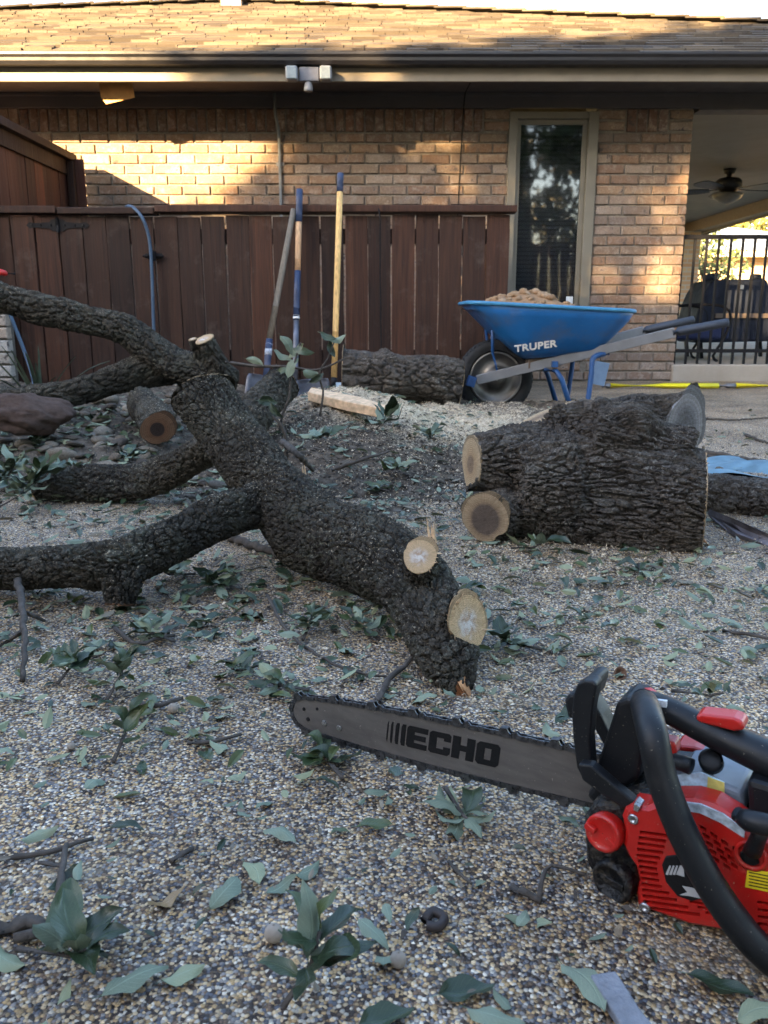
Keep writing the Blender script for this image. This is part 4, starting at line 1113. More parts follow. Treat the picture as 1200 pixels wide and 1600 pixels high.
        for k in range(nb_):
            dd = np.abs((an - 2 * np.pi * k / nb_ + np.pi) % (2 * np.pi) - np.pi) < np.pi / nb_ * 1.4
            bins[k] = rad[dd].max() if dd.any() else r_
        bins = np.minimum(bins, r_ * 1.35)
        bins = bins * (1 + rng.normal(size=nb_) * 0.018)
        bins = 0.6 * bins + 0.2 * np.roll(bins, 1) + 0.2 * np.roll(bins, -1)
        cut_disc('cut_face', Vector(pc + pn * 0.0022), pn, bins * 0.955, cm, parent, seed * 10 + ci)
    ob = place(name, co2, F, mat, parent, smooth=True)
    return ob
def cut_disc(name, c, nrm, outline, mat, parent, seed=0):
    """sawn end that follows the log's own outline; unit-sized and scaled so that the rings run out to the bark"""
    r = random.Random(seed); nrm = Vector(nrm).normalized(); a, b = frame(nrm)
    n = len(outline); rm = float(np.mean(outline)); rings = 5; V = [(0, 0, 0.0)]; F = []
    for j in range(1, rings + 1):
        for k in range(n):
            an = 2 * math.pi * k / n; w = outline[k] / rm * j / rings
            V.append((math.cos(an) * w, math.sin(an) * w, 0.012 * r.uniform(-1, 1) * (j < rings)))
    for k in range(n): F.append((0, 1 + k, 1 + (k + 1) % n))
    for j in range(rings - 1):
        for k in range(n):
            k2 = (k + 1) % n; F.append((1 + j * n + k, 1 + (j + 1) * n + k, 1 + (j + 1) * n + k2, 1 + j * n + k2))
    b0 = len(V)
    for k in range(n):
        v = V[1 + (rings - 1) * n + k]; V.append((v[0] * 1.01, v[1] * 1.01, -0.004 / rm))
    for k in range(n):
        k2 = (k + 1) % n; F.append((1 + (rings - 1) * n + k, b0 + k, b0 + k2, 1 + (rings - 1) * n + k2))
    me = mesh_of(name, V, F, mat); o = bpy.data.objects.new(name, me); COL.objects.link(o)
    o.parent = parent
    rot = Matrix((a, b, nrm)).transposed().to_4x4()
    o.matrix_local = Matrix.Translation(Vector(c) - WORLD0[parent]) @ rot @ Matrix.Diagonal((rm, rm, rm, 1))
    return o
def splinter(name, base, d, L, w, mat, parent, seed=0, n=5):
    r = random.Random(seed); d = Vector(d).normalized(); a, b = frame(d); mb = MB()
    for k in range(n):
        o_ = Vector(base) + a * r.uniform(-w, w) * 0.6 + b * r.uniform(-w, w) * 0.3
        l = L * r.uniform(0.5, 1.0); ww = w * r.uniform(0.3, 0.6)
        tp = o_ + d * l + a * r.uniform(-.1, .1) * l + b * r.uniform(-.1, .1) * l
        V = [o_ + a * ww + b * ww * .3, o_ - a * ww + b * ww * .3, o_ - b * ww * .4, tp + a * ww * .15, tp - a * ww * .1]
        mb.add(V, [(0, 1, 2), (0, 3, 4, 1), (1, 4, 2), (2, 4, 3), (2, 3, 0)])
    return mb.build(name, mat, parent)

def fringe(c, nrm, r_, n, parent, seed, reach=1.0):
    """torn fibres left standing round a sawn edge, longest where the branch tore away"""
    r = random.Random(seed); nrm = Vector(nrm).normalized(); a, b = frame(nrm); mb = MB(); th0 = r.uniform(0, 6.28)
    for k in range(n):
        th = r.gauss(th0, 1.3); d = (a * math.cos(th) + b * math.sin(th)); t_ = nrm.cross(d)
        p = Vector(c) + d * r_ * r.uniform(.88, 1.0) + nrm * .001; L = r.uniform(.003, .008) * reach * r.uniform(.4, 1.2); w = r.uniform(.0007, .0018)
        e = p + (d * r.uniform(.3, 1.0) + nrm * r.uniform(-.2, .9) + t_ * r.uniform(-.5, .5)).normalized() * L
        mb.add([p + t_ * w, p - t_ * w, p - nrm * w * 1.5, e], [(0, 1, 2), (0, 3, 1), (1, 3, 2), (2, 3, 0)])
    return mb.build('torn_fibres', SPLINT, parent)
# --- the long forked limb in the middle
A = pts([(316, 618, 1.93, .070), (345, 662, 1.88, .072), (388, 718, 1.79, .070), (432, 772, 1.68, .070), (485, 828, 1.55, .071), (560, 858, 1.42, .066), (628, 898, 1.31, .058), (672, 950, 1.205, .050), (694, 1000, 1.125, .043), (707, 1045, 1.07, .030), (716, 1080, 1.04, .014)])
Bf = pts([(440, 775, 1.67, .055), (395, 790, 1.62, .043), (340, 810, 1.55, .038), (285, 840, 1.48, .039), (225, 868, 1.43, .043), (175, 884, 1.40, .043), (95, 886, 1.41, .040), (0, 888, 1.44, .038), (-140, 888, 1.50, .036)])
B2 = pts([(195, 885, 1.395, .034), (190, 915, 1.375, .030), (188, 944, 1.365, .021)])
s1a, s1b = at(668, 925, 1.262), at(657, 868, 1.195)
s2a, s2b = at(690, 985, 1.165), at(731, 969, 1.108)
A1 = [tuple(s1a) + (.035,), tuple(s1a.lerp(s1b, .5)) + (.028,), tuple(s1b) + (.0248,)]
A2 = [tuple(s2a) + (.045,), tuple(s2a.lerp(s2b, .55)) + (.039,), tuple(s2b) + (.0350,)]
limb = empty('forked_oak_limb', (Vector(A[5][:3]).x, Vector(A[5][:3]).y, 0), 'long forked oak limb with two pale sawn stubs lying across the middle', 'limb')
bark_mesh('bark', [A, Bf, B2, A1, A2], BARK, limb, voxel=0.0022, cell=0.0118, stretch=1.55, amp=0.0085, wav=.6, seed=1, smooth_it=12, cuts=[(0, 0, None, CUTH), (2, -1, None, CUTD), (3, -1, (s1b - s1a) + Vector((0, -0.03, 0.0)), CUTP), (4, -1, (.70, -.66, .22), CUTP)])
splinter('splinter', at(716, 1062, 1.045), (0.30, -0.15, -0.60), 0.042, 0.020, SPLINTO, limb, 3, 16)
fringe(s2b, (.70, -.66, .22), .035, 46, limb, 8, 2.2)
fringe(s1b, (s1b - s1a) + Vector((0, -0.03, 0.0)), .024, 30, limb, 9, 1.5)
splinter('splinter', at(676, 850, 1.22), (-0.12, 0.0, 1), 0.050, 0.008, SPLINT, limb, 4, 4)
splinter('splinter', at(476, 760, 1.70), (-0.02, 0.0, 1), 0.048, 0.009, SPLINT, limb, 5, 3)

# --- the limb at the back left, with two short stubs
Cb = pts([(-120, 425, 3.15, .050), (-60, 442, 3.15, .050), (0, 464, 3.15, .049), (60, 482, 3.15, .048), (130, 499, 3.17, .050), (195, 514, 3.2, .054), (232, 542, 3.2, .062), (275, 572, 3.2, .072), (330, 586, 3.2, .074), (362, 600, 3.18, .062)])
Db = pts([(265, 575, 3.22, .060), (215, 582, 3.2, .056), (165, 598, 3.15, .052), (115, 614, 3.1, .050), (60, 620, 3.08, .048), (0, 624, 3.08, .047), (-130, 622, 3.1, .045)])
e1a, e1b = at(352, 598, 3.17), at(320, 530, 3.12)
e2a, e2b = at(315, 570, 3.18), at(302, 530, 3.15)
E1 = [tuple(e1a) + (.055,), tuple(e1a.lerp(e1b, .5)) + (.045,), tuple(e1b) + (.036,)]
E2 = [tuple(e2a) + (.024,), tuple(e2a.lerp(e2b, .6)) + (.018,), tuple(e2b) + (.015,)]
limb2 = empty('back_oak_limb', at(275, 620, 3.2), 'curved oak limb arching over the rock bed in front of the fence gate', 'limb')
bark_mesh('bark', [Cb, Db, E1, E2], BARK, limb2, voxel=0.0050, cell=0.019, stretch=2.2, amp=0.0105, seed=2, smooth_it=4, cuts=[(2, -1, (e1b - e1a) + Vector((0, -.02, .02)), CUTP), (3, -1, None, CUTP)])

# --- shorter logs
def log(name, rows, label, mat=BARK, voxel=0.005, cell=0.016, stretch=1.8, amp=0.008, seed=0, cuts=(), wav=.35, smooth_it=4, cat='log'):
    P_ = pts(rows); c = sum((Vector(p[:3]) for p in P_), Vector()) / len(P_)
    e = empty(name, (c.x, c.y, max(0, min(p[2] - p[3] for p in P_))), label, cat)
    bark_mesh('bark', [P_], mat, e, voxel=voxel, cell=cell, stretch=stretch, amp=amp, seed=seed, wav=wav, smooth_it=smooth_it,
              cuts=[(0, 0 if w_ == 0 else -1, n_ if isinstance(n_, tuple) else None, m_) for w_, m_, n_ in cuts])
    return e
log('short_log', [(248, 668, 2.60, .053), (238, 650, 2.78, .055), (222, 630, 3.05, .055)], 'short log on the rock bed with an old brown sawn end', seed=3, cuts=[(0, CUTD, .93), (1, CUTD, .9)])
log('oak_branch', [(60, 762, 2.27, .040), (110, 758, 2.26, .046), (170, 757, 2.25, .047), (228, 750, 2.22, .047), (285, 724, 2.16, .047), (345, 690, 2.08, .046)], 'bent oak branch lying behind the forked limb', seed=4, voxel=0.004, cell=.013, cuts=[(0, CUT, .9)])
log('leaning_log', [(378, 672, 2.66, .058), (410, 634, 2.82, .060), (440, 600, 2.98, .058)], 'stubby log leaning on the sawdust mound below the shovels', seed=5, cuts=[(1, CUT, .9)])
log('straight_log', [(538, 583, 4.30, .128), (590, 587, 4.30, .130), (650, 593, 4.32, .128), (714, 602, 4.36, .122)], 'thick straight log lying between the yellow handle and the wheelbarrow', BARKD, .007, .030, 2.6, .016, 6, [(0, CUT, (-.998, .04, 0)), (1, CUTH, None)], .6)
log('right_log', [(1030, 768, 2.20, .060), (1150, 777, 2.14, .058), (1210, 786, 2.10, .056), (1330, 806, 2.04, .054)], 'dark log reaching out of the picture behind the trunk section at right', BARKD, .0045, .016, 2.2, .009, 7, [], .5)

# --- the big trunk section
I1 = pts([(1096, 790, 1.83, .124), (1050, 786, 1.84, .127), (990, 780, 1.86, .128), (930, 770, 1.88, .135), (870, 768, 1.89, .120), (830, 772, 1.89, .085)])
I2 = pts([(900, 785, 1.90, .105), (806, 800, 1.895, .072), (762, 808, 1.80, .058)])
I3 = pts([(900, 725, 1.93, .115), (810, 718, 1.91, .078), (738, 722, 1.885, .056)])
I4 = pts([(925, 715, 1.96, .125), (880, 682, 2.0, .100), (846, 652, 2.03, .068)])
I5 = pts([(900, 735, 1.94, .125), (960, 694, 2.00, .116), (1022, 676, 2.03, .094), (1072, 662, 2.01, .074)])
I7 = pts([(905, 724, 1.95, .152), (980, 738, 1.94, .143), (1050, 760, 1.92, .128)])
I6 = pts([(880, 762, 1.89, .135), (802, 764, 1.875, .100)])
trunk = empty('trunk_section', (Vector(I1[2][:3]).x, Vector(I1[2][:3]).y, 0), 'massive rough-barked trunk crotch with sawn limb ends at right of centre', 'trunk')
bark_mesh('bark', [I1, I2, I3, I4, I5, I6, I7], BARKD, trunk, voxel=0.0026, cell=0.0135, stretch=4.2, amp=0.0120, smooth_it=40, seed=9, wav=.85,
          cuts=[(0, 0, (.95, -.30, 0), CUTH, 1), (1, -1, (-.60, -.80, .02), CUTH), (2, -1, (-.965, -.26, .05), CUT), (3, -1, (-.45, .05, .88), CUT), (4, -1, (.66, -.75, .02), CUTG)])
fringe(Vector(I1[0][:3]), (.95, -.30, 0), .118, 90, trunk, 12, 1.6)
splinter('splinter', at(1098, 845, 1.80), (0.6, -0.2, -0.6), 0.035, 0.014, SPLINTO, trunk, 5, 6)

# --- cut stump surface and split slab at the top of the sawdust mound
def slab_piece(name, poly, z, th, mat, label, cat):
    mb = MB().prism(poly, (0, 0, z), (1, 0, 0), (0, 1, 0), -th, 0, ez=(0, 0, 1))
    return tag(mb.build(name, mat, None, bevel=0.003), label, cat)
q = [at(486, 605, 3.22), at(560, 619, 3.06), at(608, 634, 2.92), at(597, 638, 2.88), at(540, 627, 2.98), at(481, 612, 3.12)]
q = [Vector((p.x, p.y, max(p.z, float(bed_z(p.x, p.y)[0]) + .012))) for p in q]
mb = MB(); zs = [p.z for p in q]
mb.add([p for p in q] + [p - Vector((0, 0, .035)) for p in q], [(0, 1, 2, 3, 4, 5), (11, 10, 9, 8, 7, 6)] + [(i, (i + 1) % 6, 6 + (i + 1) % 6, 6 + i) for i in range(6)])
tag(mb.build('split_slab', CHIP if False else SPLINT, None, bevel=0.004), 'pale split wood slab along the top of the sawdust mound', 'slab')
bk = [gz(1108, 795, .03), gz(1150, 812, .035), gz(1200, 835, .02), gz(1240, 850, .02), gz(1235, 868, .0), gz(1190, 848, .005), gz(1150, 832, .015), gz(1115, 806, .01)]
n = len(bk); mb = MB().add(bk + [p - Vector((0, -.01, .014)) for p in bk], [tuple(range(n)), tuple(reversed(range(n, 2 * n)))] + [(i, (i + 1) % n, n + (i + 1) % n, n + i) for i in range(n)])
tag(mb.build('bark_slab', simple('grey_bark_slab', (0.16, 0.15, 0.17), 0.8, var=.5, scale=25, bump=1, bscale=60), None, bevel=0.002), 'loose grey bark slab on the paving below the right-hand log', 'bark')
# ------------------------------------------------------------------ wheelbarrow
BY = 4.55                                            # centre plane of the barrow
wbase = at(772, 637, BY)
def W(px, py, dy=0.0): p = at(px, py, BY); return Vector((p.x, BY + dy, p.z))
barrow = empty('wheelbarrow', (W(860, 600).x, BY, 0.0), 'blue wheelbarrow full of stones parked in front of the window', 'wheelbarrow')
# tray: a hopper lofted from the rim to a smaller floor
rim = [W(724, 474), W(972, 487)]; low = [W(806, 557), W(918, 545)]
def ring(xa, za, xb, zb, hw, rad, n=6):
    out = []
    cs = [(xa, za, -hw, 1, 1), (xb, zb, -hw, -1, 1), (xb, zb, hw, -1, -1), (xa, za, hw, 1, -1)]
    for i, (x, z, y, sx, sy) in enumerate(cs):
        cx, cy_ = x + sx * rad, y + sy * rad
        a0 = [math.pi, 1.5 * math.pi, 0, 0.5 * math.pi][i]
        for k in range(n + 1):
            a = a0 + (math.pi / 2) * k / n
            px_ = cx + math.cos(a) * rad; py_ = cy_ + math.sin(a) * rad
            t = (px_ - xa) / (xb - xa)
            out.append(Vector((px_, BY + py_, za + (zb - za) * t)))
    return out
lv = [(rim[0].x, rim[0].z, rim[1].x, rim[1].z, .315, .10), (W(742, 492).x, W(742, 492).z, W(964, 502).x, W(964, 502).z, .295, .10), (W(772, 524).x, W(772, 524).z, W(945, 524).x, W(945, 524).z, .25, .09), (W(800, 550).x, W(800, 550).z, W(928, 543).x, W(928, 543).z, .205, .07), (W(812, 558).x, W(812, 558).z, W(918, 549).x, W(918, 549).z, .17, .05)]
mb = MB(); outer = []
for L_ in lv: outer.append(ring(*L_))
nn = len(outer[0]); V = [v for r_ in outer for v in r_]; F = []
for i in range(len(outer) - 1):
    for k in range(nn):
        k2 = (k + 1) % nn; F.append((i * nn + k, i * nn + k2, (i + 1) * nn + k2, (i + 1) * nn + k))
F.append(tuple((len(outer) - 1) * nn + k for k in range(nn)))
mb.add(V, F)
tray = mb.build('tray', BLUE, barrow, fix=True); smooth_by_angle(tray, 50)
sol = tray.modifiers.new('thick', 'SOLIDIFY'); sol.thickness = 0.004; sol.offset = 0
MB().tube([v for v in outer[0]] + [outer[0][0], outer[0][1]], 0.0105, 8, caps=False).build('rim', simple('rim_blue', (0.045, 0.20, 0.36), 0.4), tray, smooth=True)
# pressed lettering on the near side of the tray
def text_mesh(name, txt, size, origin, ex, ey, mat, parent, shear=0.0, off=0.0, ext=0.0006, space=1.0, sx=1.0):
    cu = bpy.data.curves.new('t', 'FONT'); cu.body = txt; cu.size = size; cu.shear = shear; cu.offset = off; cu.extrude = ext; cu.space_character = space
    o = bpy.data.objects.new('t', cu); COL.objects.link(o)
    dg = bpy.context.evaluated_depsgraph_get(); me = bpy.data.meshes.new_from_object(o.evaluated_get(dg)); bpy.data.objects.remove(o)
    ex, ey = Vector(ex).normalized(), Vector(ey).normalized(); ez = ex.cross(ey).normalized(); ey = ez.cross(ex)
    V = [Vector(origin) + ex * (v.co.x * sx) + ey * v.co.y + ez * v.co.z for v in me.vertices]; F = [tuple(p.vertices) for p in me.polygons]
    bpy.data.meshes.remove(me)
    return place(name, V, F, mat, parent)
pa, pb = outer[2], outer[3]
# near face at y = BY - hw; interpolate its lean between two levels
def near(px, py):
    for dy_ in np.linspace(-.30, -.17, 60):
        p = at(px, py, BY + dy_)
        za = [lv[i][1] + (lv[i][3] - lv[i][1]) * (p.x - lv[i][0]) / (lv[i][2] - lv[i][0]) for i in range(5)]
        hw = np.interp(-p.z, [-z for z in za], [l[4] for l in lv])
        if -dy_ <= hw + 0.0: return p
    return p
t0, t1, t2 = near(804, 549), near(857, 542), near(806, 537)
fn = (t1 - t0).cross(t2 - t0).normalized()
if fn.y > 0: fn = -fn
text_mesh('lettering', 'TRUPER', 0.054, t0 + fn * 0.007, t1 - t0, t2 - t0, WHITE, tray, 0.0, 0.0016, 0.001, 1.06, 1.08)
# handles: two galvanised rails from the wheel yoke to the dark grips
for sy in (-1, 1):
    f0, f1, f2 = W(742, 592, sy * 0.085), W(1028, 518, sy * 0.26), W(1104, 503, sy * 0.29)
    if sy > 0: f1 = Vector((f1.x, f1.y, f1.z + .0)); f2 = Vector((f2.x + .035, f2.y, f2.z + .012))
    MB().bar(f0, f1, 0.032, 0.050).build('handle_rail', GALV, barrow, bevel=0.003)
    d = (f2 - f1).normalized()
    MB().tube([f1 - d * 0.01, f1 + d * 0.02, f2 - d * 0.01, f2], [0.022, 0.024, 0.021, 0.018], 12).build('grip', GRIP, barrow, smooth=True)
    # yoke plate at the wheel
    MB().box(W(734, 594, sy * 0.085), (0.045, 0.042, 0.055), Matrix.Rotation(R(15), 3, 'Y')).build('yoke_bracket', STEELB, barrow, bevel=0.003)
    # front strut up to the tray
    MB().tube([W(776, 588, sy * 0.075), W(766, 548, sy * 0.10), W(764, 512, sy * 0.15)], 0.0085, 8).build('tray_strut', STEELB, barrow, smooth=True)
    # legs
    k1 = W(842, 575, sy * 0.16); k2 = W(866, 588, sy * 0.19); k3 = W(882, 640, sy * 0.20)
    MB().tube([k1, W(858, 576, sy * 0.18), k2, k3], 0.014, 10).build('brace', STEELB, barrow, smooth=True)
    l1 = W(935, 549, sy * 0.20); l2 = W(912, 556, sy * 0.22); l3 = W(900, 636, sy * 0.24)
    l3 = Vector((l3.x, l3.y, 0.012)); k3 = Vector((k3.x, k3.y, .012))
    MB().tube(spline([tuple(l1) + (0,), tuple(l2) + (0,), tuple(W(908, 580, sy * .23)) + (0,), tuple(l3) + (0,)], .02), 0.014, 10).build('leg', STEELB, barrow, smooth=True)
    MB().tube([k3, l3], 0.013, 8).build('foot', STEELB, barrow, smooth=True)
MB().bar(W(924, 562, -0.235), W(916, 596, -0.235), 0.006, 0.075, up=Vector((1, 0, 0))).build('leg_plate', simple('blue_grey_plate', (0.12, 0.19, 0.30), 0.45), barrow, bevel=0.002)
MB().bar(W(856, 566, -.20), W(856, 566, .20), .03, .03).build('cross_brace', STEELB, barrow)
# wooden wedge under the tray
MB().prism([(0, 0), (0.30, 0.075), (0.30, 0.12), (0.0, 0.05)], W(818, 574), (1, 0, 0), (0, 0, 1), -0.15, 0.15, ez=(0, 1, 0)).build('wedge', simple('wedge_wood', (0.12, 0.085, 0.06), 0.8), barrow, bevel=0.003)
# wheel
wc = W(773, 590); WR = 0.205
wheel = MB().lathe([(-.052, .150), (-.056, .170), (-.048, .192), (-.028, .203), (0, .206), (.028, .203), (.048, .192), (.056, .170), (.052, .150), (.03, .130), (-.03, .130), (-.052, .150)], wc, (0, 1, 0), 40, cap=False).build('wheel', RUBBER, barrow, smooth=True)
tm = MB()
for k in range(44):
    a = 2 * math.pi * k / 44
    for sg in (-1, 1):
        d = Vector((math.cos(a), 0, math.sin(a))); t_ = Vector((-d.z, 0, d.x))
        tm.bar(wc + d * .2045 + Vector((0, sg * .006, 0)), wc + d * .198 + Vector((0, sg * .040, 0)) + t_ * .012, .011, .007, up=d)
tm.build('tread', RUBBER, wheel)
MB().lathe([(-.045, .130), (-.05, .140), (-.04, .142), (-.028, .125), (-.012, .105), (-.012, .06), (-.04, .05), (-.055, .03), (-.058, 0.001)], wc, (0, 1, 0), 36, cap=False).build('rim', CHROME, wheel, smooth=True)
MB().lathe([(.045, .130), (.05, .140), (.04, .142), (.028, .125), (.012, .105), (.012, .06), (.04, .05), (.055, .03), (.058, 0.001)], wc, (0, 1, 0), 36, cap=False).build('rim', CHROME, wheel, smooth=True)
MB().tube([wc + Vector((0, -.09, 0)), wc + Vector((0, .09, 0))], .010, 10).build('axle', SCREW, wheel)
# load of stones: gravel bed with single stones on top
def stone_mesh(name, seed, mat, n=2, k=0.28):
    bm = bmesh.new(); bmesh.ops.create_icosphere(bm, subdivisions=n, radius=0.5)
    co = np.array([v.co[:] for v in bm.verts]); d = 1 + k * fbm(co * 2.2 + seed * 5.1, 2, seed + 3)
    for v, q_ in zip(bm.verts, d): v.co = Vector(v.co) * float(q_)
    me = bpy.data.meshes.new(name); bm.to_mesh(me); bm.free(); me.materials.append(mat)
    me.polygons.foreach_set('use_smooth', [True] * len(me.polygons)); return me
SW = [stone_mesh('stone', i, STONEW) for i in range(5)]
LW = (rim[1].x - rim[0].x)
fill = MB()
nxx, nyy = 22, 14
for j in range(nyy):
    for i in range(nxx):
        u_, v_ = i / (nxx - 1) * 2 - 1, j / (nyy - 1) * 2 - 1
        x = (rim[0].x + rim[1].x) / 2 - 0.03 + u_ * (LW / 2 - 0.05); y_ = BY + v_ * 0.27
        z = rim[0].z - 0.035 + (rim[1].z - rim[0].z) * (u_ + 1) / 2 + 0.105 * max(0, 1 - ((u_ + .12) / .75) ** 2) * max(0, 1 - v_ * v_)
        fill.V.append(Vector((x, y_, z)))
fill.F = [(j * nxx + i, j * nxx + i + 1, (j + 1) * nxx + i + 1, (j + 1) * nxx + i) for j in range(nyy - 1) for i in range(nxx - 1)]
tag(fill.build('gravel_load', STONEW, None, smooth=True), 'bed of tan gravel filling the blue wheelbarrow tray', 'gravel', kind='stuff')
rr = random.Random(4)
for k in range(150):
    u_, v_ = rr.uniform(-.92, .80), rr.uniform(-.9, .9)
    x = (rim[0].x + rim[1].x) / 2 - 0.03 + u_ * (LW / 2 - 0.06); y_ = BY + v_ * 0.25
    z = rim[0].z - 0.03 + (rim[1].z - rim[0].z) * (u_ + 1) / 2 + 0.102 * max(0, 1 - ((u_ + .12) / .75) ** 2) * max(0, 1 - v_ * v_)
    o = bpy.data.objects.new('stone', rr.choice(SW)); COL.objects.link(o)
    s_ = rr.uniform(.024, .050); o.scale = (s_ * rr.uniform(.9, 1.5), s_, s_ * rr.uniform(.55, .9)); o.location = (x, y_, z + s_ * .12); o.rotation_euler = (rr.uniform(-.5, .5), rr.uniform(-.5, .5), rr.uniform(0, 6.28))
    tag(o, 'small tan stone heaped in the blue wheelbarrow', 'stone', 'stones in the wheelbarrow')

# ------------------------------------------------------------------ long-handled tools leaning on the fence
def seg(name, a, b, r0, r1, mat, parent, n=12): return MB().tube([a, a.lerp(b, .5), b], [r0, (r0 + r1) / 2, r1], n).build(name, mat, parent, smooth=True)
YF = FN - 0.075
s_t = at(459, 327, YF + .005); s_m = at(421, 530, YF - .17); s_b = at(416, 590, YF - .24)
sh1 = empty('shovel', (s_b.x, s_b.y, ground_z(s_b.x, s_b.y)), 'old shovel with weathered grey handle tilted against the fence', 'shovel')
seg('handle', s_m, s_t, .0185, .0165, WOODH, sh1)
seg('socket', s_b, s_m, .021, .0195, NAVY, sh1)
def blade(parent, base, dn, w, L, mat):
    """pointed digging blade, dished, hanging from its socket"""
    dn = Vector(dn).normalized(); ax = Vector((1, 0.1, 0)); ax = (ax - dn * ax.dot(dn)).normalized(); nz_ = dn.cross(ax)
    prof = [(0, .30), (.03, .92), (.12, 1.0), (.5, .97), (.75, .80), (.9, .50), (1.0, .06)]; V = []; m_ = 9
    for t_, ww in prof:
        for i in range(m_):
            u_ = i / (m_ - 1) * 2 - 1
            V.append(Vector(base) + dn * (t_ * L) + ax * (u_ * ww * w / 2) + nz_ * (.030 * (u_ * u_) * ww - .012 * math.sin(t_ * 3.1)))
    F = [(j * m_ + i, j * m_ + i + 1, (j + 1) * m_ + i + 1, (j + 1) * m_ + i) for j in range(len(prof) - 1) for i in range(m_ - 1)]
    o = place('blade', V, F, mat, parent, smooth=True); sd = o.modifiers.new('t', 'SOLIDIFY'); sd.thickness = .003; return o
blade(sh1, s_b + Vector((0, .0, .01)), (s_b - s_m) + Vector((-.02, 0, 0)), .21, .27, SHOV)
seg('label_band', s_m.lerp(s_b, .12), s_m.lerp(s_b, .42), .0208, .0212, simple('paper_label', (.38, .42, .5), .6, var=.4, scale=90), sh1)
t_t = at(468, 296, YF + .01); t_1 = at(467, 347, YF - .02); t_2 = at(465, 423, YF - .075); t_3 = at(463, 500, YF - .13); t_b = at(461, 600, YF - .20)
sh2 = empty('shovel', (t_b.x, t_b.y, ground_z(t_b.x, t_b.y)), 'shovel with navy grip and navy socket standing between the two others', 'shovel')
seg('grip', t_1, t_t, .0195, .0185, NAVY, sh2); seg('handle', t_2, t_1, .0172, .0172, WOODT, sh2); seg('sleeve', t_3, t_2, .0185, .018, NAVY, sh2)
seg('neck', t_b, t_3, .0165, .0165, SHOV, sh2)
seg('label_band', t_2.lerp(t_3, .9), t_2.lerp(t_3, .98), .0192, .0192, WHITE, sh2)
blade(sh2, at(487, 592, YF - .2), (0.1, -.25, -1), .20, .24, SHOV)
h_t = at(532, 271, YF + .01); h_1 = at(531, 300, YF - .01); h_2 = at(522, 590, YF - .22); h_b = at(520, 612, YF - .235)
hoe = empty('garden_hoe', (h_b.x, h_b.y, ground_z(h_b.x, h_b.y)), 'long tool with yellow handle and navy tip leaning on the fence', 'hoe')
seg('grip', h_1, h_t, .0185, .0175, NAVY, hoe); seg('handle', h_2, h_1, .0178, .0172, WOODY, hoe)
seg('ferrule', h_b, h_2, .019, .019, BLACKM, hoe)
MB().prism([(-.045, .02), (.045, .02), (.055, -.06), (-.055, -.06)], h_b + Vector((.02, -.02, -.02)), (1, .1, 0), (0, .2, 1), 0, .004).build('head', BLACKM, hoe)
MB().bb(h_b.x + .02, h_b.x + .05, h_b.y - .03, h_b.y - .026, h_b.z - .02, h_b.z + .055).build('tag_sticker', simple('pale_blue_tag', (.45, .6, .75), .5), hoe)

# ------------------------------------------------------------------ hoses, pole, tarp
def path(rows): return [tuple(at(px, py, Y)) + (0,) for px, py, Y in rows]
tag(MB().tube(spline(path([(200, 334, FN + .12), (197, 324, FN + .04), (206, 323, FN - .03), (222, 340, FN - .07), (233, 372, FN - .06), (237, 420, FN - .06), (239, 480, FN - .07), (240, 540, FN - .08), (232, 600, FN - .10), (222, 628, FN - .12)]), .03), .0095, 8).build('garden_hose', HOSE, None, smooth=True), 'blue-grey hose looped over the gate top and hanging down', 'hose')
tag(MB().tube(spline(path([(587, 338, FN + .1), (589, 325, FN + .03), (592, 328, FN - .06), (594, 350, FN - .06), (594, 420, FN - .05), (595, 500, FN - .05), (596, 560, FN - .05)]), .03), .0036, 8).build('thin_cable', BLACKM, None, smooth=True), 'thin dark cable hooked over the fence behind the straight log', 'cable')
tag(MB().tube(spline(path([(-20, 430, 4.3), (5, 468, 4.3), (25, 515, 4.3), (42, 560, 4.28), (52, 592, 4.2), (55, 615, 4.1)]), .03), .010, 8).build('blue_tube', HOSE, None, smooth=True), 'stiff blue tube slanting down into the spiky plant at left', 'hose')
rh = empty('red_tool_handle', at(3, 426, 4.4), 'red handle end poking in at the left edge above the limb', 'handle')
a_, b_ = at(-30, 420, 4.4), at(8, 427, 4.4)
MB().tube([a_, a_.lerp(b_, .6), b_, b_ + Vector((.012, 0, -.003))], [.02, .019, .015, .006], 10).build('grip', RED, rh, smooth=True)
MB().tube([b_, at(24, 428, 4.42)], .007, 8).build('shaft', BLACKM, rh)
pole = empty('yellow_pole', gz(1080, 609), 'bright yellow pole with silver joint lying on the paving by the wall', 'pole')
y0 = 5.93
pA, pB, pC, pD, pE = [Vector((at(px, 607, y0).x, y0, .022)) for px in (941, 953, 1122, 1149, 1420)]
seg('end_collar', pA, pB, .017, .0175, GALV, pole); seg('tube', pB, pC, .0185, .0185, YELLOW, pole); seg('joint', pC, pD, .017, .017, GALV, pole); seg('tube', pD, pE, .0195, .0195, YELLOW, pole)
ng = 26; V = []
for j in range(9):
    for i in range(ng):
        u_, v_ = i / (ng - 1), j / 8
        p = Vector((.98 + u_ * .85 + .03 * math.sin(v_ * 5), 2.52 + v_ * .36 + .05 * math.sin(u_ * 4) - u_ * .12, 0))
        V.append(p + Vector((0, 0, .012 + .012 * math.sin(u_ * 17 + v_ * 3) + .010 * math.sin(v_ * 11 + u_ * 5))))
F = [(j * ng + i, j * ng + i + 1, (j + 1) * ng + i + 1, (j + 1) * ng + i) for j in range(8) for i in range(ng - 1)]
tag(place('blue_tarp', V, F, TARP, smooth=True), 'faded pale blue tarp crumpled on the paving behind the trunk', 'tarp')
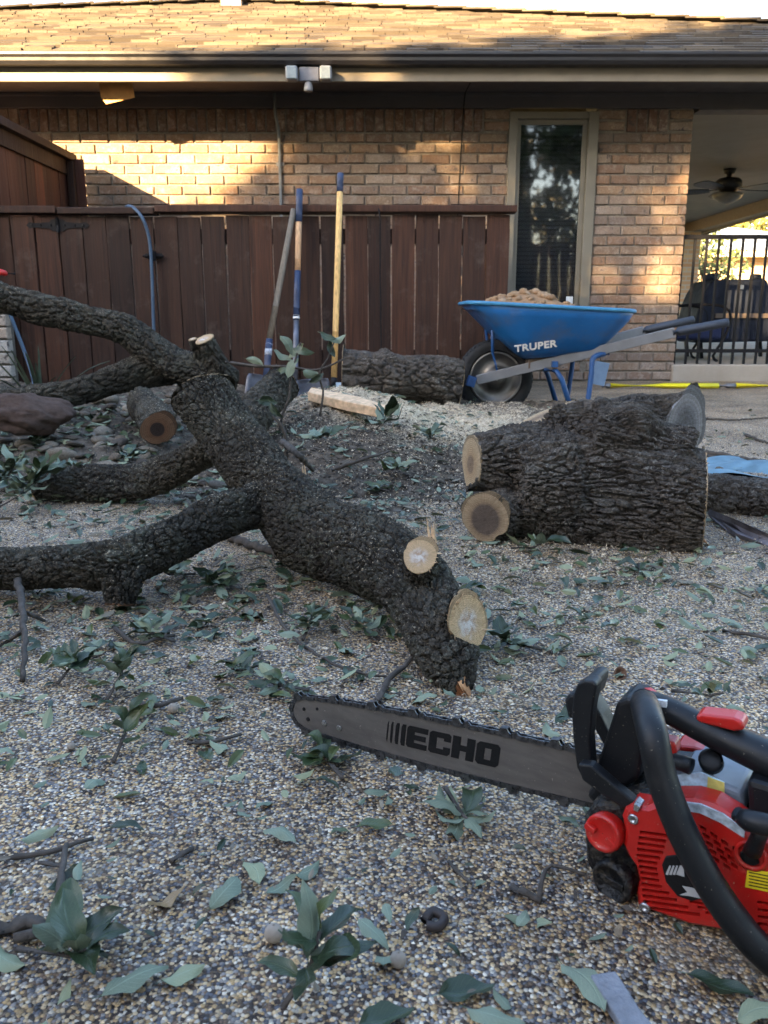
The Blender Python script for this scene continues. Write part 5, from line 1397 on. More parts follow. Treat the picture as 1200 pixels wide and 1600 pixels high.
# ------------------------------------------------------------------ chainsaw
SB = Vector((.194, .715, .070))
SF = Vector((-.823, .567, 0)).normalized(); SN = Vector((-SF.y, SF.x, 0)); SU = Vector((0, 0, 1))
def S(px, py, w, zmin=None):
    d = ray(px, py); p0 = SB + SN * w; o = Vector((0, 0, CAMZ))
    p = o + d * ((p0 - o).dot(SN) / d.dot(SN))
    if zmin is not None: p.z = max(p.z, zmin)
    return p
saw = empty('chainsaw', (.26, .60, 0), 'red and black top-handle chainsaw lying on the paving at lower right', 'chainsaw')
def plate(name, px, w, w0, w1, mat, parent=saw, bevel=.003, zmin=.003, seg=2, smooth=False):
    P_ = [S(a, b, w, zmin) for a, b in px]; n = len(P_)
    V = [p + SN * (w0 - w) for p in P_] + [p + SN * (w1 - w) for p in P_]
    mb = MB().add(V, [tuple(range(n)), tuple(reversed(range(n, 2 * n)))] + [(i, (i + 1) % n, n + (i + 1) % n, n + i) for i in range(n)])
    return mb.build(name, mat, parent, bevel=bevel, seg=seg)
# --- guide bar
BD = (SF + SU * -.0965).normalized(); BE = (SU + SF * .0965).normalized()
BC = SB + SU * -.0015
def bp(a, e, w=0.0): return BC + BD * a + BE * e + SN * w
def half(a): return float(np.interp(a, [-.06, 0, .10, .18, .27, .33, .345], [.0235, .0245, .0262, .0262, .0238, .0205, .0190]))
top = [(a, half(a)) for a in np.linspace(-.06, .345, 22)]
tipc = .3455; nose = [(tipc + .019 * 1.35 * math.sin(t), .019 * math.cos(t)) for t in np.linspace(.12, math.pi - .12, 12)]
outline = top + nose + [(a, -h) for a, h in reversed(top)]
mb = MB(); n = len(outline)
mb.add([bp(a, e, .0021) for a, e in outline] + [bp(a, e, -.0021) for a, e in outline], [tuple(range(n)), tuple(reversed(range(n, 2 * n)))] + [(i, (i + 1) % n, n + (i + 1) % n, n + i) for i in range(n)])
gbar = mb.build('guide_bar', BARM, saw, bevel=.0006)
# lettering
def letters():
    E_ = [(.10, 0), (1, 0), (1.0, .25), (.38, .25), (.38, .38), (.92, .38), (.92, .62), (.38, .62), (.38, .75), (1, .75), (1, 1), (.10, 1), (0, .9), (0, .1)]
    C_ = [(.12, 0), (.90, 0), (1, .10), (1, .37), (.68, .37), (.68, .25), (.36, .25), (.36, .75), (.68, .75), (.68, .63), (1, .63), (1, .90), (.90, 1), (.12, 1), (0, .90), (0, .10)]
    H_ = [(0, 0), (.36, 0), (.36, .37), (.64, .37), (.64, 0), (1, 0), (1, 1), (.64, 1), (.64, .63), (.36, .63), (.36, 1), (0, 1)]
    O1 = [(.12, 0), (.5, 0), (.5, .25), (.36, .25), (.36, .75), (.5, .75), (.5, 1), (.12, 1), (0, .88), (0, .12)]
    O2 = [(1 - a, b) for a, b in reversed(O1)]
    return [(E_, 0), (C_, 1), (H_, 2), (O1, 3), (O2, 3)]
l0, l1, lt = S(634, 1168, .0022), S(783, 1199, .0022), S(646, 1137, .0022)
def bar_co(p): return (p - BC).dot(BD), (p - BC).dot(BE)
(a0, e0), (a1, e1), (a2, e2) = bar_co(l0), bar_co(l1), bar_co(lt)
LH = e2 - e0; LW_ = (a0 - a1); cw = LW_ / 4.22; e0 = (e0 + e1) / 2
def LP(x, y): return (a0 - (x * cw * .97 + y * LH * .20), e0 + y * LH)
mb = MB()
for poly, k in letters():
    q_ = [LP(k * 1.07 + x, y) for x, y in poly]
    V = [bp(a, e, .00225) for a, e in q_] + [bp(a, e, .00255) for a, e in q_]; n = len(q_)
    mb.add(V, [tuple(reversed(range(n))), tuple(range(n, 2 * n))] + [(i, (i + 1) % n, n + (i + 1) % n, n + i) for i in range(n)])
for x0, wd in ((-.28, .22), (-.56, .17), (-.80, .11), (-.98, .06)):
    q_ = [LP(x0 + .05, 0), LP(x0 + wd, 0), LP(x0 + wd, 1), LP(x0 + .05, 1), LP(x0, .85), LP(x0, .15)]
    V = [bp(a, e, .00225) for a, e in q_] + [bp(a, e, .00255) for a, e in q_]; n = 6
    mb.add(V, [tuple(reversed(range(n))), tuple(range(n, 2 * n))] + [(i, (i + 1) % n, n + (i + 1) % n, n + i) for i in range(n)])
mb.build('lettering', INK, gbar)
for a, e, m_, r_ in ((.352, .006, INK, .0022), (.331, .010, INK, .0018), (.322, -.006, SCREW, .0036), (.300, -.008, SCREW, .0036), (.347, -.006, INK, .0028)):
    MB().lathe([(0, r_), (.0012, r_ * .9), (.0016, r_ * .5)], bp(a, e, .0021), SN, 14).build('rivet', m_, gbar)
# --- chain
path_ = [(a, e * 1.0) for a, e in outline]
Pm = [np.array(p) for p in path_]
off_ = []
for i in range(len(Pm)):
    t_ = Pm[min(i + 1, len(Pm) - 1)] - Pm[max(i - 1, 0)]; t_ = t_ / np.linalg.norm(t_); off_.append(Pm[i] + np.array([-t_[1], t_[0]]) * .0022)
off_ = np.array(off_); sd = np.concatenate([[0], np.cumsum(np.linalg.norm(np.diff(off_, axis=0), axis=1))])
chain = MB(); k = 0; s_ = 0.0; PITCHC = .0092
while s_ < sd[-1] - .006:
    pa = np.array([np.interp(s_, sd, off_[:, 0]), np.interp(s_, sd, off_[:, 1])]); pb = np.array([np.interp(s_ + PITCHC, sd, off_[:, 0]), np.interp(s_ + PITCHC, sd, off_[:, 1])])
    t_ = (pb - pa) / np.linalg.norm(pb - pa); nn_ = np.array([-t_[1], t_[0]])
    def q3(u_, v_, w_): p = pa + t_ * u_ + nn_ * v_; return bp(p[0], p[1], w_)
    for sg in (-1, 1):
        ww = .0030 * sg if k % 2 else .0019 * sg
        L0, L1 = (-.0018, PITCHC + .0018)
        if k % 6 == 3: prof = [(L0, -.0022), (L1, -.0022), (L1 + .001, .0020), (L1 - .001, .0064), (L0 + .004, .0074), (L0 + .002, .0036), (L0, .0022)]
        elif k % 6 == 2: prof = [(L0, -.0022), (L1, -.0022), (L1, .0022), (L1 - .003, .0024), (L0 + .003, .0050), (L0, .0026)]
        else: prof = [(L0, -.0018), (L0 + .001, -.0026), (L1 - .001, -.0026), (L1, -.0018), (L1, .0018), (L1 - .001, .0027), (L0 + .001, .0027), (L0, .0018)]
        n = len(prof); V = [q3(u_, v_, ww - .0006) for u_, v_ in prof] + [q3(u_, v_, ww + .0006) for u_, v_ in prof]
        chain.add(V, [tuple(range(n)), tuple(reversed(range(n, 2 * n)))] + [(i, (i + 1) % n, n + (i + 1) % n, n + i) for i in range(n)])
        if k % 6 == 3 and sg > 0:      # cutter top plate
            chain.add([q3(L0 + .003, .0072, -.003), q3(L1 - .001, .0062, -.003), q3(L1 - .001, .0062, .0042), q3(L0 + .003, .0072, .0042), q3(L0 + .003, .0080, -.003), q3(L1 - .001, .0070, -.003), q3(L1 - .001, .0070, .0042), q3(L0 + .003, .0080, .0042)],
                      [(0, 1, 2, 3), (7, 6, 5, 4), (0, 4, 5, 1), (1, 5, 6, 2), (2, 6, 7, 3), (3, 7, 4, 0)])
    p = bp(*pa, 0); chain.tube([p - SN * .0036, p + SN * .0040], .0013, 7)
    s_ += PITCHC; k += 1
chain.build('chain', CHAINM, saw)
# --- power head
body = plate('engine_body', [(922, 1255), (945, 1240), (1000, 1238), (1060, 1250), (1180, 1292), (1330, 1310), (1370, 1420), (1290, 1480), (1160, 1448), (1000, 1412), (935, 1385), (915, 1320)], .045, -.035, .046, GRIME, bevel=.007, seg=3)
plate('oil_tank', [(912, 1275), (930, 1252), (965, 1250), (990, 1275), (1000, 1330), (1000, 1400), (975, 1412), (935, 1392), (916, 1350)], .052, .012, .055, GRIME, bevel=.007, seg=3)
plate('clutch_side', [(925, 1240), (985, 1185), (1010, 1250), (990, 1330), (930, 1340)], -.02, -.05, -.012, BPLAST, bevel=.006)
cap_c = S(948, 1298, .060); ax = (SN + SF * .16 + SU * .10).normalized()
cap_ = MB().lathe([(-.008, .0150), (-.002, .0165), (.004, .0172), (.0075, .0168), (.0098, .0150), (.0085, .0125), (.0075, .0110), (.0072, .0005)], cap_c, ax, 40, cap=False).build('oil_cap', RED, saw, smooth=True)
ca, cb = frame(ax)
for sg in (-1, 1):
    mid = cap_c + (ca * .55 + cb * .62).normalized() * (-.0105 * sg) if False else cap_c + (S(930 if sg < 0 else 962, 1288 if sg < 0 else 1312, .060) - cap_c) * 1.0 + ax * .010
    dr = (mid - cap_c); dr -= ax * dr.dot(ax); dr.normalize(); sd_ = ax.cross(dr)
    MB().prism([(-.0055, -.0022), (.0045, -.0030), (.0052, 0), (.0045, .0030), (-.0055, .0022)], mid - ax * .0035, dr, sd_, -.001, .0042, ez=ax).build('cap_tab', RED, cap_, bevel=.0008)
fc_c = S(961, 1374, .057); ax2 = (SN + SF * .25 + SU * .0).normalized()
fcap = MB().lathe([(-.008, .0185), (.002, .0195), (.0065, .0190), (.0085, .0165), (.0075, .0140), (.0045, .0125), (.0040, .0005)], fc_c, ax2, 32, cap=False).build('fuel_cap', GRIME, saw, smooth=True)
fa, fb = frame(ax2)
MB().bar(fc_c + fa * .012 + ax2 * .0045, fc_c - fa * .012 + ax2 * .0045, .006, .004, up=ax2).build('cap_tab', GRIME, fcap, bevel=.001)
# --- starter cover, its cooling slots really cut through
OUT = [(974, 1272), (979, 1259), (990, 1253), (1012, 1257), (1030, 1250), (1055, 1245), (1085, 1245), (1118, 1254), (1150, 1274), (1182, 1300), (1220, 1312), (1300, 1335), (1345, 1400), (1300, 1472), (1220, 1476), (1150, 1453), (1080, 1441), (1014, 1424), (999, 1412), (997, 1392), (1001, 1372), (996, 1350), (983, 1332), (976, 1316), (979, 1296)]
P_ = [S(a, b, .060, .002) for a, b in OUT]; n = len(P_); mb = MB()
crown_ = sum(P_, Vector()) / n
inner = [p + (crown_ - p) * .07 for p in P_]
V = [p + SN * -.020 for p in P_] + [p + SN * .002 for p in P_] + [p + SN * .0065 for p in inner]
F = [tuple(range(n))] + [(i, (i + 1) % n, n + (i + 1) % n, n + i) for i in range(n)] + [(n + i, n + (i + 1) % n, 2 * n + (i + 1) % n, 2 * n + i) for i in range(n)] + [tuple(range(2 * n, 3 * n))]
cover = mb.add(V, F).build('starter_cover', RED, saw)
cut = MB()
def slot(xa, ya, xb, yb, h):
    q_ = [S(xa, ya - h / 2, .062), S(xb, yb - h / 2, .062), S(xb, yb + h / 2, .062), S(xa, ya + h / 2, .062)]
    V = [p + SN * -.010 for p in q_] + [p + SN * .02 for p in q_]
    cut.add(V, [(0, 1, 2, 3), (7, 6, 5, 4), (0, 4, 5, 1), (1, 5, 6, 2), (2, 6, 7, 3), (3, 7, 4, 0)])
for k in range(14):
    y = 1296 + k * 9.0
    xl = float(np.interp(y, [1290, 1330, 1360, 1410], [1003, 997, 1003, 1008])); xr = float(np.interp(y, [1290, 1320, 1345, 1375, 1395, 1415], [1046, 1040, 1028, 1034, 1060, 1100]))
    slot(xl, y, xr, y + (xr - xl) * .13, 5.2)
for k in range(5):
    slot(1080 + k * 12, 1404 + k * 8.5, 1165 + k * 8, 1417 + k * 8.5, 4.2)
for i in range(5):
    for j in range(5):
        x = 1078 + i * 17 + j * 5; y = 1276 + i * 11 + j * 12
        if y > 1352 or x > 1160: continue
        slot(x, y, x + 11, y + 7, 6.5)
for k in range(4): slot(1185, 1405 + k * 11, 1290, 1420 + k * 11, 5)
cut.fix(); cme = mesh_of('cutter', cut.V, cut.F); co_ = bpy.data.objects.new('cutter', cme); COL.objects.link(co_)
cover_loc = WORLD0[cover]
for v in cme.vertices: v.co = v.co - cover_loc
co_.location = cover_loc
bo = cover.modifiers.new('b', 'BOOLEAN'); bo.object = co_; bo.operation = 'DIFFERENCE'; bo.solver = 'EXACT'; bo.use_self = True
bpy.context.view_layer.update()
dg = bpy.context.evaluated_depsgraph_get(); nm = bpy.data.meshes.new_from_object(cover.evaluated_get(dg))
cover.modifiers.clear(); cover.data = nm; bpy.data.objects.remove(co_)
bv = cover.modifiers.new('bevel', 'BEVEL'); bv.width = .0007; bv.segments = 2; bv.limit_method = 'ANGLE'; bv.angle_limit = R(30)
plate('slot_shade_plate', [(985, 1285), (1160, 1270), (1300, 1340), (1290, 1460), (1150, 1445), (1010, 1412)], .05, .044, .0485, INK, cover, bevel=0)  # black plate standing in for the shade inside the slots
plate('emblem', [(1034, 1352), (1040, 1338), (1056, 1336), (1080, 1340), (1110, 1380), (1100, 1404), (1080, 1408), (1058, 1400), (1040, 1378)], .0672, .0655, .0676, INK, cover, bevel=.001)
LG = simple('grey_print', (.42, .42, .42), .6)
for k in range(4):
    x = 1040 + k * 5.5
    plate('emblem_stripe', [(x, 1366), (x + 6, 1352), (x + 8.5 + (k == 3) * 3, 1353), (x + 4 + (k == 3) * 9, 1367 + (k == 3) * 3)], .0677, .0677, .0680, LG, cover, bevel=0)
plate('emblem_arrow', [(1066, 1384), (1076, 1386), (1085, 1388), (1096, 1404), (1078, 1400), (1062, 1398), (1074, 1394)], .0677, .0677, .0680, LG, cover, bevel=0)
plate('name_band', [(1064, 1252), (1095, 1256), (1130, 1271), (1164, 1297), (1163, 1310), (1126, 1286), (1094, 1271), (1066, 1266)], .0672, .066, .0676, simple('band_label', (.40, .46, .52), .4, var=.45, scale=160), cover, bevel=.0005)
yl = plate('warning_label', [(1168, 1357), (1215, 1366), (1212, 1396), (1164, 1386)], .0672, .066, .0676, simple('yellow_label', (.66, .50, .015), .5), cover, bevel=.0003)
for k in range(5):
    y = 1362 + k * 5
    plate('print_line', [(1170, y), (1210, y + 8), (1210, y + 9.6), (1170, y + 1.6)], .0677, .0677, .0679, INK, cover, bevel=0)
for px, py in ((990, 1279), (1008, 1417)):
    o_ = S(px, py, .0655, .004)
    sc_ = MB().lathe([(-.002, .0046), (.0018, .0046), (.0026, .0036), (.0022, .0018), (.0010, .0016), (.0010, .0002)], o_, SN, 16, cap=False).build('screw', SCREW, cover, smooth=True)
# --- handles
def tubepx(name, rows, r, mat, parent=saw, n=16, ell=1.0, step=.006, up=SU):
    P3 = [tuple(S(a, b, w)) + (0,) for a, b, w in rows]
    rr_ = r
    sp_ = spline(P3, step)
    if hasattr(r, '__len__'): rr_ = list(np.interp(np.linspace(0, 1, len(sp_)), np.linspace(0, 1, len(r)), r))
    return MB().tube(sp_, rr_, n, True, ell, up).build(name, mat, parent, smooth=True)
tubepx('front_handle', [(1006, 1098, .022), (1010, 1110, .055), (1020, 1150, .084), (1034, 1215, .092), (1062, 1290, .096), (1104, 1372, .096), (1146, 1435, .094), (1190, 1486, .090), (1250, 1530, .075), (1300, 1540, .05)], .0122, BPLAST)
tubepx('top_handle', [(985, 1092, .018), (1012, 1098, .018), (1050, 1112, .018), (1090, 1133, .018), (1140, 1157, .018), (1200, 1184, .018), (1270, 1220, .018), (1330, 1280, .018)], [.0125, .0135, .0145, .0165, .018, .018, .018], BPLAST, ell=.85)
plate('handle_mount', [(975, 1083), (990, 1077), (1012, 1082), (1024, 1098), (1018, 1140), (1008, 1205), (990, 1215), (936, 1208), (948, 1168), (962, 1125)], .016, -.004, .036, BPLAST, bevel=.005, seg=3)
plate('throttle_trigger', [(1034, 1150), (1058, 1155), (1062, 1170), (1052, 1186), (1043, 1184), (1034, 1168)], .018, .010, .026, RED, bevel=.002)
plate('throttle_lockout', [(1091, 1112), (1100, 1109), (1150, 1115), (1164, 1121), (1168, 1134), (1150, 1136), (1093, 1122)], .018, .008, .028, RED, bevel=.003, seg=3)
plate('stop_switch', [(994, 1090), (1002, 1080), (1012, 1079), (1020, 1084), (1026, 1092), (1024, 1102), (1000, 1096)], .018, .008, .030, RED, bevel=.002)
plate('switch_label', [(1026, 1093), (1042, 1095), (1041, 1106), (1025, 1103)], .0325, .030, .0332, simple('white_label', (.62, .66, .70), .5, var=.3, scale=300), bevel=.0004)
hg = plate('hand_guard', [(896, 1110), (899, 1082), (905, 1066), (916, 1060), (929, 1061), (935, 1067), (933, 1080), (928, 1105), (924, 1150), (927, 1200), (924, 1216), (914, 1216), (904, 1196), (898, 1150)], .045, .034, .050, BPLAST, bevel=.0025, seg=3)
plate('guard_arm', [(906, 1190), (926, 1192), (965, 1226), (1002, 1256), (999, 1268), (985, 1264), (940, 1236), (912, 1215)], .055, .048, .060, BPLAST, hg, bevel=.002)
plate('guard_bridge', [(904, 1072), (912, 1062), (926, 1063), (930, 1074), (922, 1100), (910, 1100)], .0, -.040, .036, BPLAST, hg, bevel=.003)
plate('guard_web', [(930, 1088), (945, 1112), (962, 1150), (950, 1160), (934, 1132)], -.02, -.034, -.01, BPLAST, bevel=.002)
plate('muffler_guard', [(918, 1240), (935, 1215), (990, 1225), (990, 1265), (940, 1262)], .03, -.02, .035, BPLAST, bevel=.004)
plate('guard_pivot', [(992, 1252), (1002, 1260), (998, 1268), (990, 1264)], .066, .055, .0685, SCREW, bevel=.001)
# --- top of the engine
tc = plate('top_cover', [(1040, 1214), (1070, 1200), (1100, 1202), (1165, 1228), (1170, 1262), (1120, 1258), (1075, 1250), (1045, 1240)], .024, -.028, .036, GREYP, bevel=.005, seg=3)
plate('instruction_label', [(1050, 1212), (1095, 1206), (1132, 1222), (1132, 1244), (1098, 1246), (1052, 1236)], .0365, .0358, .0368, simple('pictogram_label', (.40, .55, .66), .45, var=.5, scale=110), tc, bevel=.0003)
plate('caution_label', [(1106, 1214), (1132, 1223), (1132, 1243), (1104, 1244)], .0372, .0369, .0374, simple('caution_yellow', (.62, .56, .16), .5, var=.25, scale=120), tc, bevel=0)
plate('cover_rim', [(1052, 1245), (1090, 1238), (1130, 1250), (1168, 1278), (1160, 1290), (1120, 1262), (1085, 1250), (1055, 1256)], .050, .040, .056, GREYP, bevel=.003)
plate('far_cover', [(1055, 1163), (1085, 1166), (1125, 1180), (1152, 1202), (1200, 1226), (1190, 1240), (1130, 1212), (1060, 1190)], -.015, -.04, -.012, RED, bevel=.003)
plate('filter_body', [(1050, 1178), (1105, 1184), (1140, 1200), (1190, 1226), (1180, 1250), (1100, 1225), (1050, 1210)], .0, -.012, .02, BPLAST, bevel=.004)
MB().lathe([(0, .010), (.008, .010), (.010, .007)], S(1112, 1192, .02), (SN + SU).normalized(), 18).build('filter_knob', BPLAST, saw, smooth=True)
tubepx('choke_lever', [(1040, 1192, .03), (1058, 1190, .035), (1080, 1198, .038)], .007, BPLAST)
plate('rear_handle_base', [(1172, 1205), (1260, 1230), (1300, 1300), (1200, 1290), (1175, 1262)], .03, -.01, .045, BPLAST, bevel=.005)
# --- pull starter
tubepx('starter_grip_stem', [(1172, 1338, .066), (1180, 1320, .072), (1190, 1296, .080)], [.0078, .0062, .006], BPLAST, n=14)
tubepx('starter_grip', [(1152, 1272, .074), (1170, 1282, .080), (1195, 1288, .082), (1225, 1296, .080)], [.006, .0085, .0085, .007], BPLAST, n=14)
MB().lathe([(-.001, .0125), (.002, .0128), (.003, .0105), (.001, .009)], S(1174, 1336, .066), SN, 22, cap=False).build('starter_collar', RED, saw, smooth=True)
# ------------------------------------------------------------------ leaves
def leaf_mesh(name, seed, mat, wide=.40, n=9, m=5):
    r = random.Random(seed); V = []; uv = []
    bend, fold, tw, side = r.uniform(-.22, .24), r.uniform(.05, .55), r.uniform(-.9, .9), r.uniform(-.13, .13)
    wav = [r.uniform(-.03, .03) for _ in range(n)]
    for i in range(n):
        t = i / (n - 1)
        hw = wide / 2 * (math.sin(math.pi * min(1, t ** .82)) ** .75) if 0 < t < 1 else .006
        for j in range(m):
            v = j / (m - 1) * 2 - 1
            y = v * hw * (1 + wav[i] * (3 if v > 0 else -2)); x = t - .5
            z = bend * math.sin(math.pi * t) + fold * abs(v) * hw + .05 * abs(v) ** 2 * math.sin(t * 11 + seed)
            a = tw * (t - .5); y2, z2 = y * math.cos(a) - z * math.sin(a), y * math.sin(a) + z * math.cos(a)
            V.append((x, y2 + side * math.sin(math.pi * t), z2)); uv.append((t, v / 2 + .5))
    F = [(i * m + j, (i + 1) * m + j, (i + 1) * m + j + 1, i * m + j + 1) for i in range(n - 1) for j in range(m - 1)]
    b = len(V)                                   # leaf stalk
    V += [(-.5, -.008, 0), (-.5, .008, 0), (-.64, .006, -.02), (-.64, -.006, -.02)]; uv += [(0, .5)] * 4; F.append((b, b + 3, b + 2, b + 1))
    me = mesh_of(name, V, F, mat, True)
    ul = me.uv_layers.new(name='UVMap')
    for lp in me.loops: ul.data[lp.index].uv = uv[lp.vertex_index]
    return me
LM = [leaf_mesh('leaf', i, LEAF, .36 + .07 * (i % 3)) for i in range(16)]
LB = [leaf_mesh('dry_leaf', 30 + i, LEAFB, .40) for i in range(2)]
def blocked(x, y):
    """keep leaves out from inside the saw and the logs"""
    p = Vector((x, y, 0)) - SB; a, w = p.dot(SF), p.dot(SN)
    return -.30 < a < .005 and -.05 < w < .105
rl = random.Random(5)
def put_leaf(x, y, z, L, rot, me=None, parent=None, label=None):
    o = bpy.data.objects.new('fallen_leaf', me or rl.choice(LM)); COL.objects.link(o)
    o.location = (x, y, z); o.rotation_euler = rot; o.scale = (L, L, L)
    return o
# leaves that can be pointed at, then the general scatter
hand = [(730, 1548, .052, 0, 12, 'dark glossy leaf lying at the bottom centre, face up'), (585, 1290, .042, 0, 5, 'dark flat leaf on bare paving below the chainsaw bar'), (198, 1297, .040, 0, 0, 'round dark leaf alone on the lower left paving'),
        (350, 1395, .050, 1, 68, 'pale upturned leaf near the lower left centre, standing out'), (393, 1366, .045, 1, -60, 'pale leaf beside its twin left of the bottom sprig'), (437, 1308, .046, 1, -30, 'pale grey-green leaf with bright midrib below the bar tip'),
        (478, 1356, .036, 1, 40, 'small pale leaf lying by itself below the bar'), (212, 1533, .060, 1, 35, 'long pale leaf at the lower left beside the dry one'), (287, 1522, .040, 1, 30, 'short pale leaf right of the long lower left one'),
        (825, 1436, .046, 1, -12, 'pale leaf lying alone left of the chainsaw body'), (910, 1545, .060, 1, -65, 'lobed pale leaf beside the grey wood strip'), (1125, 1538, .055, 0, -25, 'dark leaf at lower right under the front handle'),
        (606, 1428, .028, 1, -80, 'tiny pale leaf on bare paving right of the bottom sprig'), (1195, 1590, .05, 1, 10, 'pale leaf cut by the bottom right corner'), (85, 1572, .055, 1, 80, 'pale upright leaf at the bottom left edge'), (785, 1562, .026, 1, -60, 'small pale leaf right of the dark bottom leaf'),
        (775, 1590, .05, 1, -20, 'pale leaf touching the bottom edge right of centre'), (605, 1590, .05, 0, 20, 'dark leaf touching the bottom edge at centre'), (865, 1140, .040, 1, -70, 'pale leaf behind the front hand guard'), (1020, 1010, .03, 1, 10, 'pale leaf on paving right of the torn limb end')]
for px, py, L, und, ang, lab in hand:
    p = gz(px, py, .006); L *= .86
    o = put_leaf(p.x, p.y, .007, L, (math.pi if und else 0, 0, R(ang) * (1 if not und else 1)))
    tag(o, lab, 'leaf', 'fallen leaves on the paving')
count = 0
zones = []
while count < 280:
    y = .52 + (1.75 - .52) * rl.random() ** .9
    x = rl.uniform(-.62, .62) * (y + .10) / 1.0 * .80
    if blocked(x, y): continue
    if y < .8 and rl.random() < .40: continue
    if x > .15 and y < 1.3 and rl.random() < .35: continue
    dense = math.exp(-(((x + .05) / .5) ** 2 + ((y - 1.2) / .35) ** 2))
    if rl.random() > .45 + .55 * dense: continue
    L = rl.uniform(.018, .038); und = rl.random() < .50
    if und: L *= 1.05
    o = put_leaf(x, y, ground_z(x, y) + rl.uniform(.003, .012), L, ((math.pi if und else 0) + rl.gauss(0, .22), rl.gauss(0, .22), rl.uniform(0, 6.28)), rl.choice(LB) if rl.random() < .05 else None)
    side = 'left of the limb' if x < -.3 else ('near the chainsaw bar' if y < 1.05 else 'around the limb and trunk')
    tag(o, ('pale underside-up' if und else 'dark green face-up') + ' oak leaf fallen on the pebbled paving ' + side, 'leaf', 'fallen leaves on the paving'); count += 1
# the rest of the litter further back
def litter(name, n, xs, ys, Ls, mat, label, cat, seed, flat=.35, accept=None):
    r = np.random.default_rng(seed); m_ = n * 6
    x, y = r.uniform(*xs, m_), r.uniform(*ys, m_)
    if accept: ok = r.random(m_) < accept(x, y); x, y = x[ok], y[ok]
    x, y = x[:n], y[:n]; n = len(x)
    c = np.stack([x, y, np.maximum(0, bed_z(x, y)) + r.uniform(.002, .016, n)], 1); L = r.uniform(*Ls, (n, 1)); a = r.uniform(0, 6.28, n)
    nrm = lambda v: v / np.linalg.norm(v, axis=1, keepdims=True)
    ex = nrm(np.stack([np.cos(a), np.sin(a), r.normal(size=n) * flat * .6], 1)); ey = nrm(np.stack([-ex[:, 1], ex[:, 0], r.normal(size=n) * flat], 1)) * np.where(r.random((n, 1)) < .5, 1, -1); ez = np.cross(ex, ey)
    w = L * .20; k = w * r.uniform(.1, .6, (n, 1)); b2 = L * r.uniform(-.1, .16, (n, 1))
    V = np.stack([c - ex * L * .5, c - ex * L * .25 + ey * w * .8 + ez * (k + b2 * .7), c + ey * w + ez * (k + b2), c + ex * L * .28 + ey * w * .75 + ez * (k + b2 * .7), c + ex * L * .5,
                  c + ex * L * .28 - ey * w * .75 + ez * (k + b2 * .7), c - ey * w + ez * (k + b2), c - ex * L * .25 - ey * w * .8 + ez * (k + b2 * .7), c - ex * L * .2 + ez * b2 * .8, c + ex * L * .2 + ez * b2 * .8], 1).reshape(-1, 3)
    T = np.array([(0, 8, 1), (1, 8, 2), (2, 8, 9), (2, 9, 3), (3, 9, 4), (4, 9, 5), (5, 9, 6), (6, 9, 8), (6, 8, 7), (7, 8, 0)])
    F = (np.arange(n)[:, None, None] * 10 + T[None]).reshape(-1, 3)
    o = place(name, V, F, mat, base=(0, 3, 0)); return tag(o, label, cat, kind='stuff')
litter('leaf_litter', 2400, (-1.9, 2.0), (1.15, 4.6), (.022, .050), LEAF, 'scattered small green leaves over the soil bed and rear paving', 'leaf litter', 8,
       accept=lambda x, y: np.where((x < .6) & (y < 3.0), .95, np.where(x < .5, .6, np.where(y < 3, .30, .12))) * np.where(y < 1.7, .85, 1))
litter('bed_leaf_litter', 700, (-2.1, -.4), (2.2, 3.4), (.03, .065), LEAF, 'green leaves caught among the stones of the rock bed', 'leaf litter', 28)
litter('dry_leaf_litter', 520, (-1.6, 1.6), (1.3, 4.2), (.02, .045), LEAFB, 'dry brown leaf bits among the sawdust', 'leaf litter', 9)
litter('leaf_fragments', 900, (-.9, 1.0), (.55, 2.3), (.006, .018), LEAF, 'torn bits of green leaf scattered over the paving', 'leaf bits', 18)
litter('dry_fragments', 700, (-.9, 1.0), (.5, 2.3), (.005, .014), LEAFB, 'brown leaf crumbs scattered over the paving', 'leaf bits', 19)
litter('near_leaf_litter', 420, (-.62, .75), (.78, 1.75), (.018, .036), LEAF, 'small green leaves strewn between the limb and the chainsaw bar', 'leaf litter', 38, flat=.45, accept=lambda x, y: np.where((x < .12) | (y > 1.1), .9, .25))
# wood chips and sawdust
def chips(name, n, xs, ys, size, mat, label, seed, dens):
    r = np.random.default_rng(seed)
    m_ = n * 4; x, y = r.uniform(*xs, m_), r.uniform(*ys, m_); ok = r.random(m_) < dens(x, y); x, y = x[ok][:n], y[ok][:n]; n = len(x)
    z = np.maximum(0, bed_z(x, y)) + r.uniform(.001, .007, n); c = np.stack([x, y, z], 1)
    a = r.normal(size=(n, 3)) * [1, 1, .35]; a /= np.linalg.norm(a, axis=1, keepdims=True)
    b = np.cross(a, r.normal(size=(n, 3)) * [.4, .4, 1]); b /= np.linalg.norm(b, axis=1, keepdims=True)
    s = r.uniform(*size, (n, 1))
    V = np.stack([c - a * s, c + b * s * .3, c + a * s, c - b * s * .3 + np.array([0, 0, .002])], 1).reshape(-1, 3)
    i = np.arange(n)[:, None] * 4
    F = np.concatenate([i + [0, 1, 2], i + [0, 2, 3], i + [0, 3, 1], i + [1, 3, 2]])
    o = place(name, V, F, mat, base=(0, 3, 0)); return tag(o, label, 'wood chips', kind='stuff')
def d_mound(x, y): return np.clip(1.1 * np.exp(-(((x - .25) / .62) ** 2 + ((y - 3.65) / .60) ** 2)) + .30 * np.exp(-(((x - .1) / .6) ** 2 + ((y - 2.7) / .5) ** 2)), 0.03, 1)
chips('sawdust_chips', 45000, (-1.2, 1.9), (1.7, 4.9), (.0016, .0060), CHIP, 'pale sawdust and wood chips strewn over the soil mound', 12, d_mound)
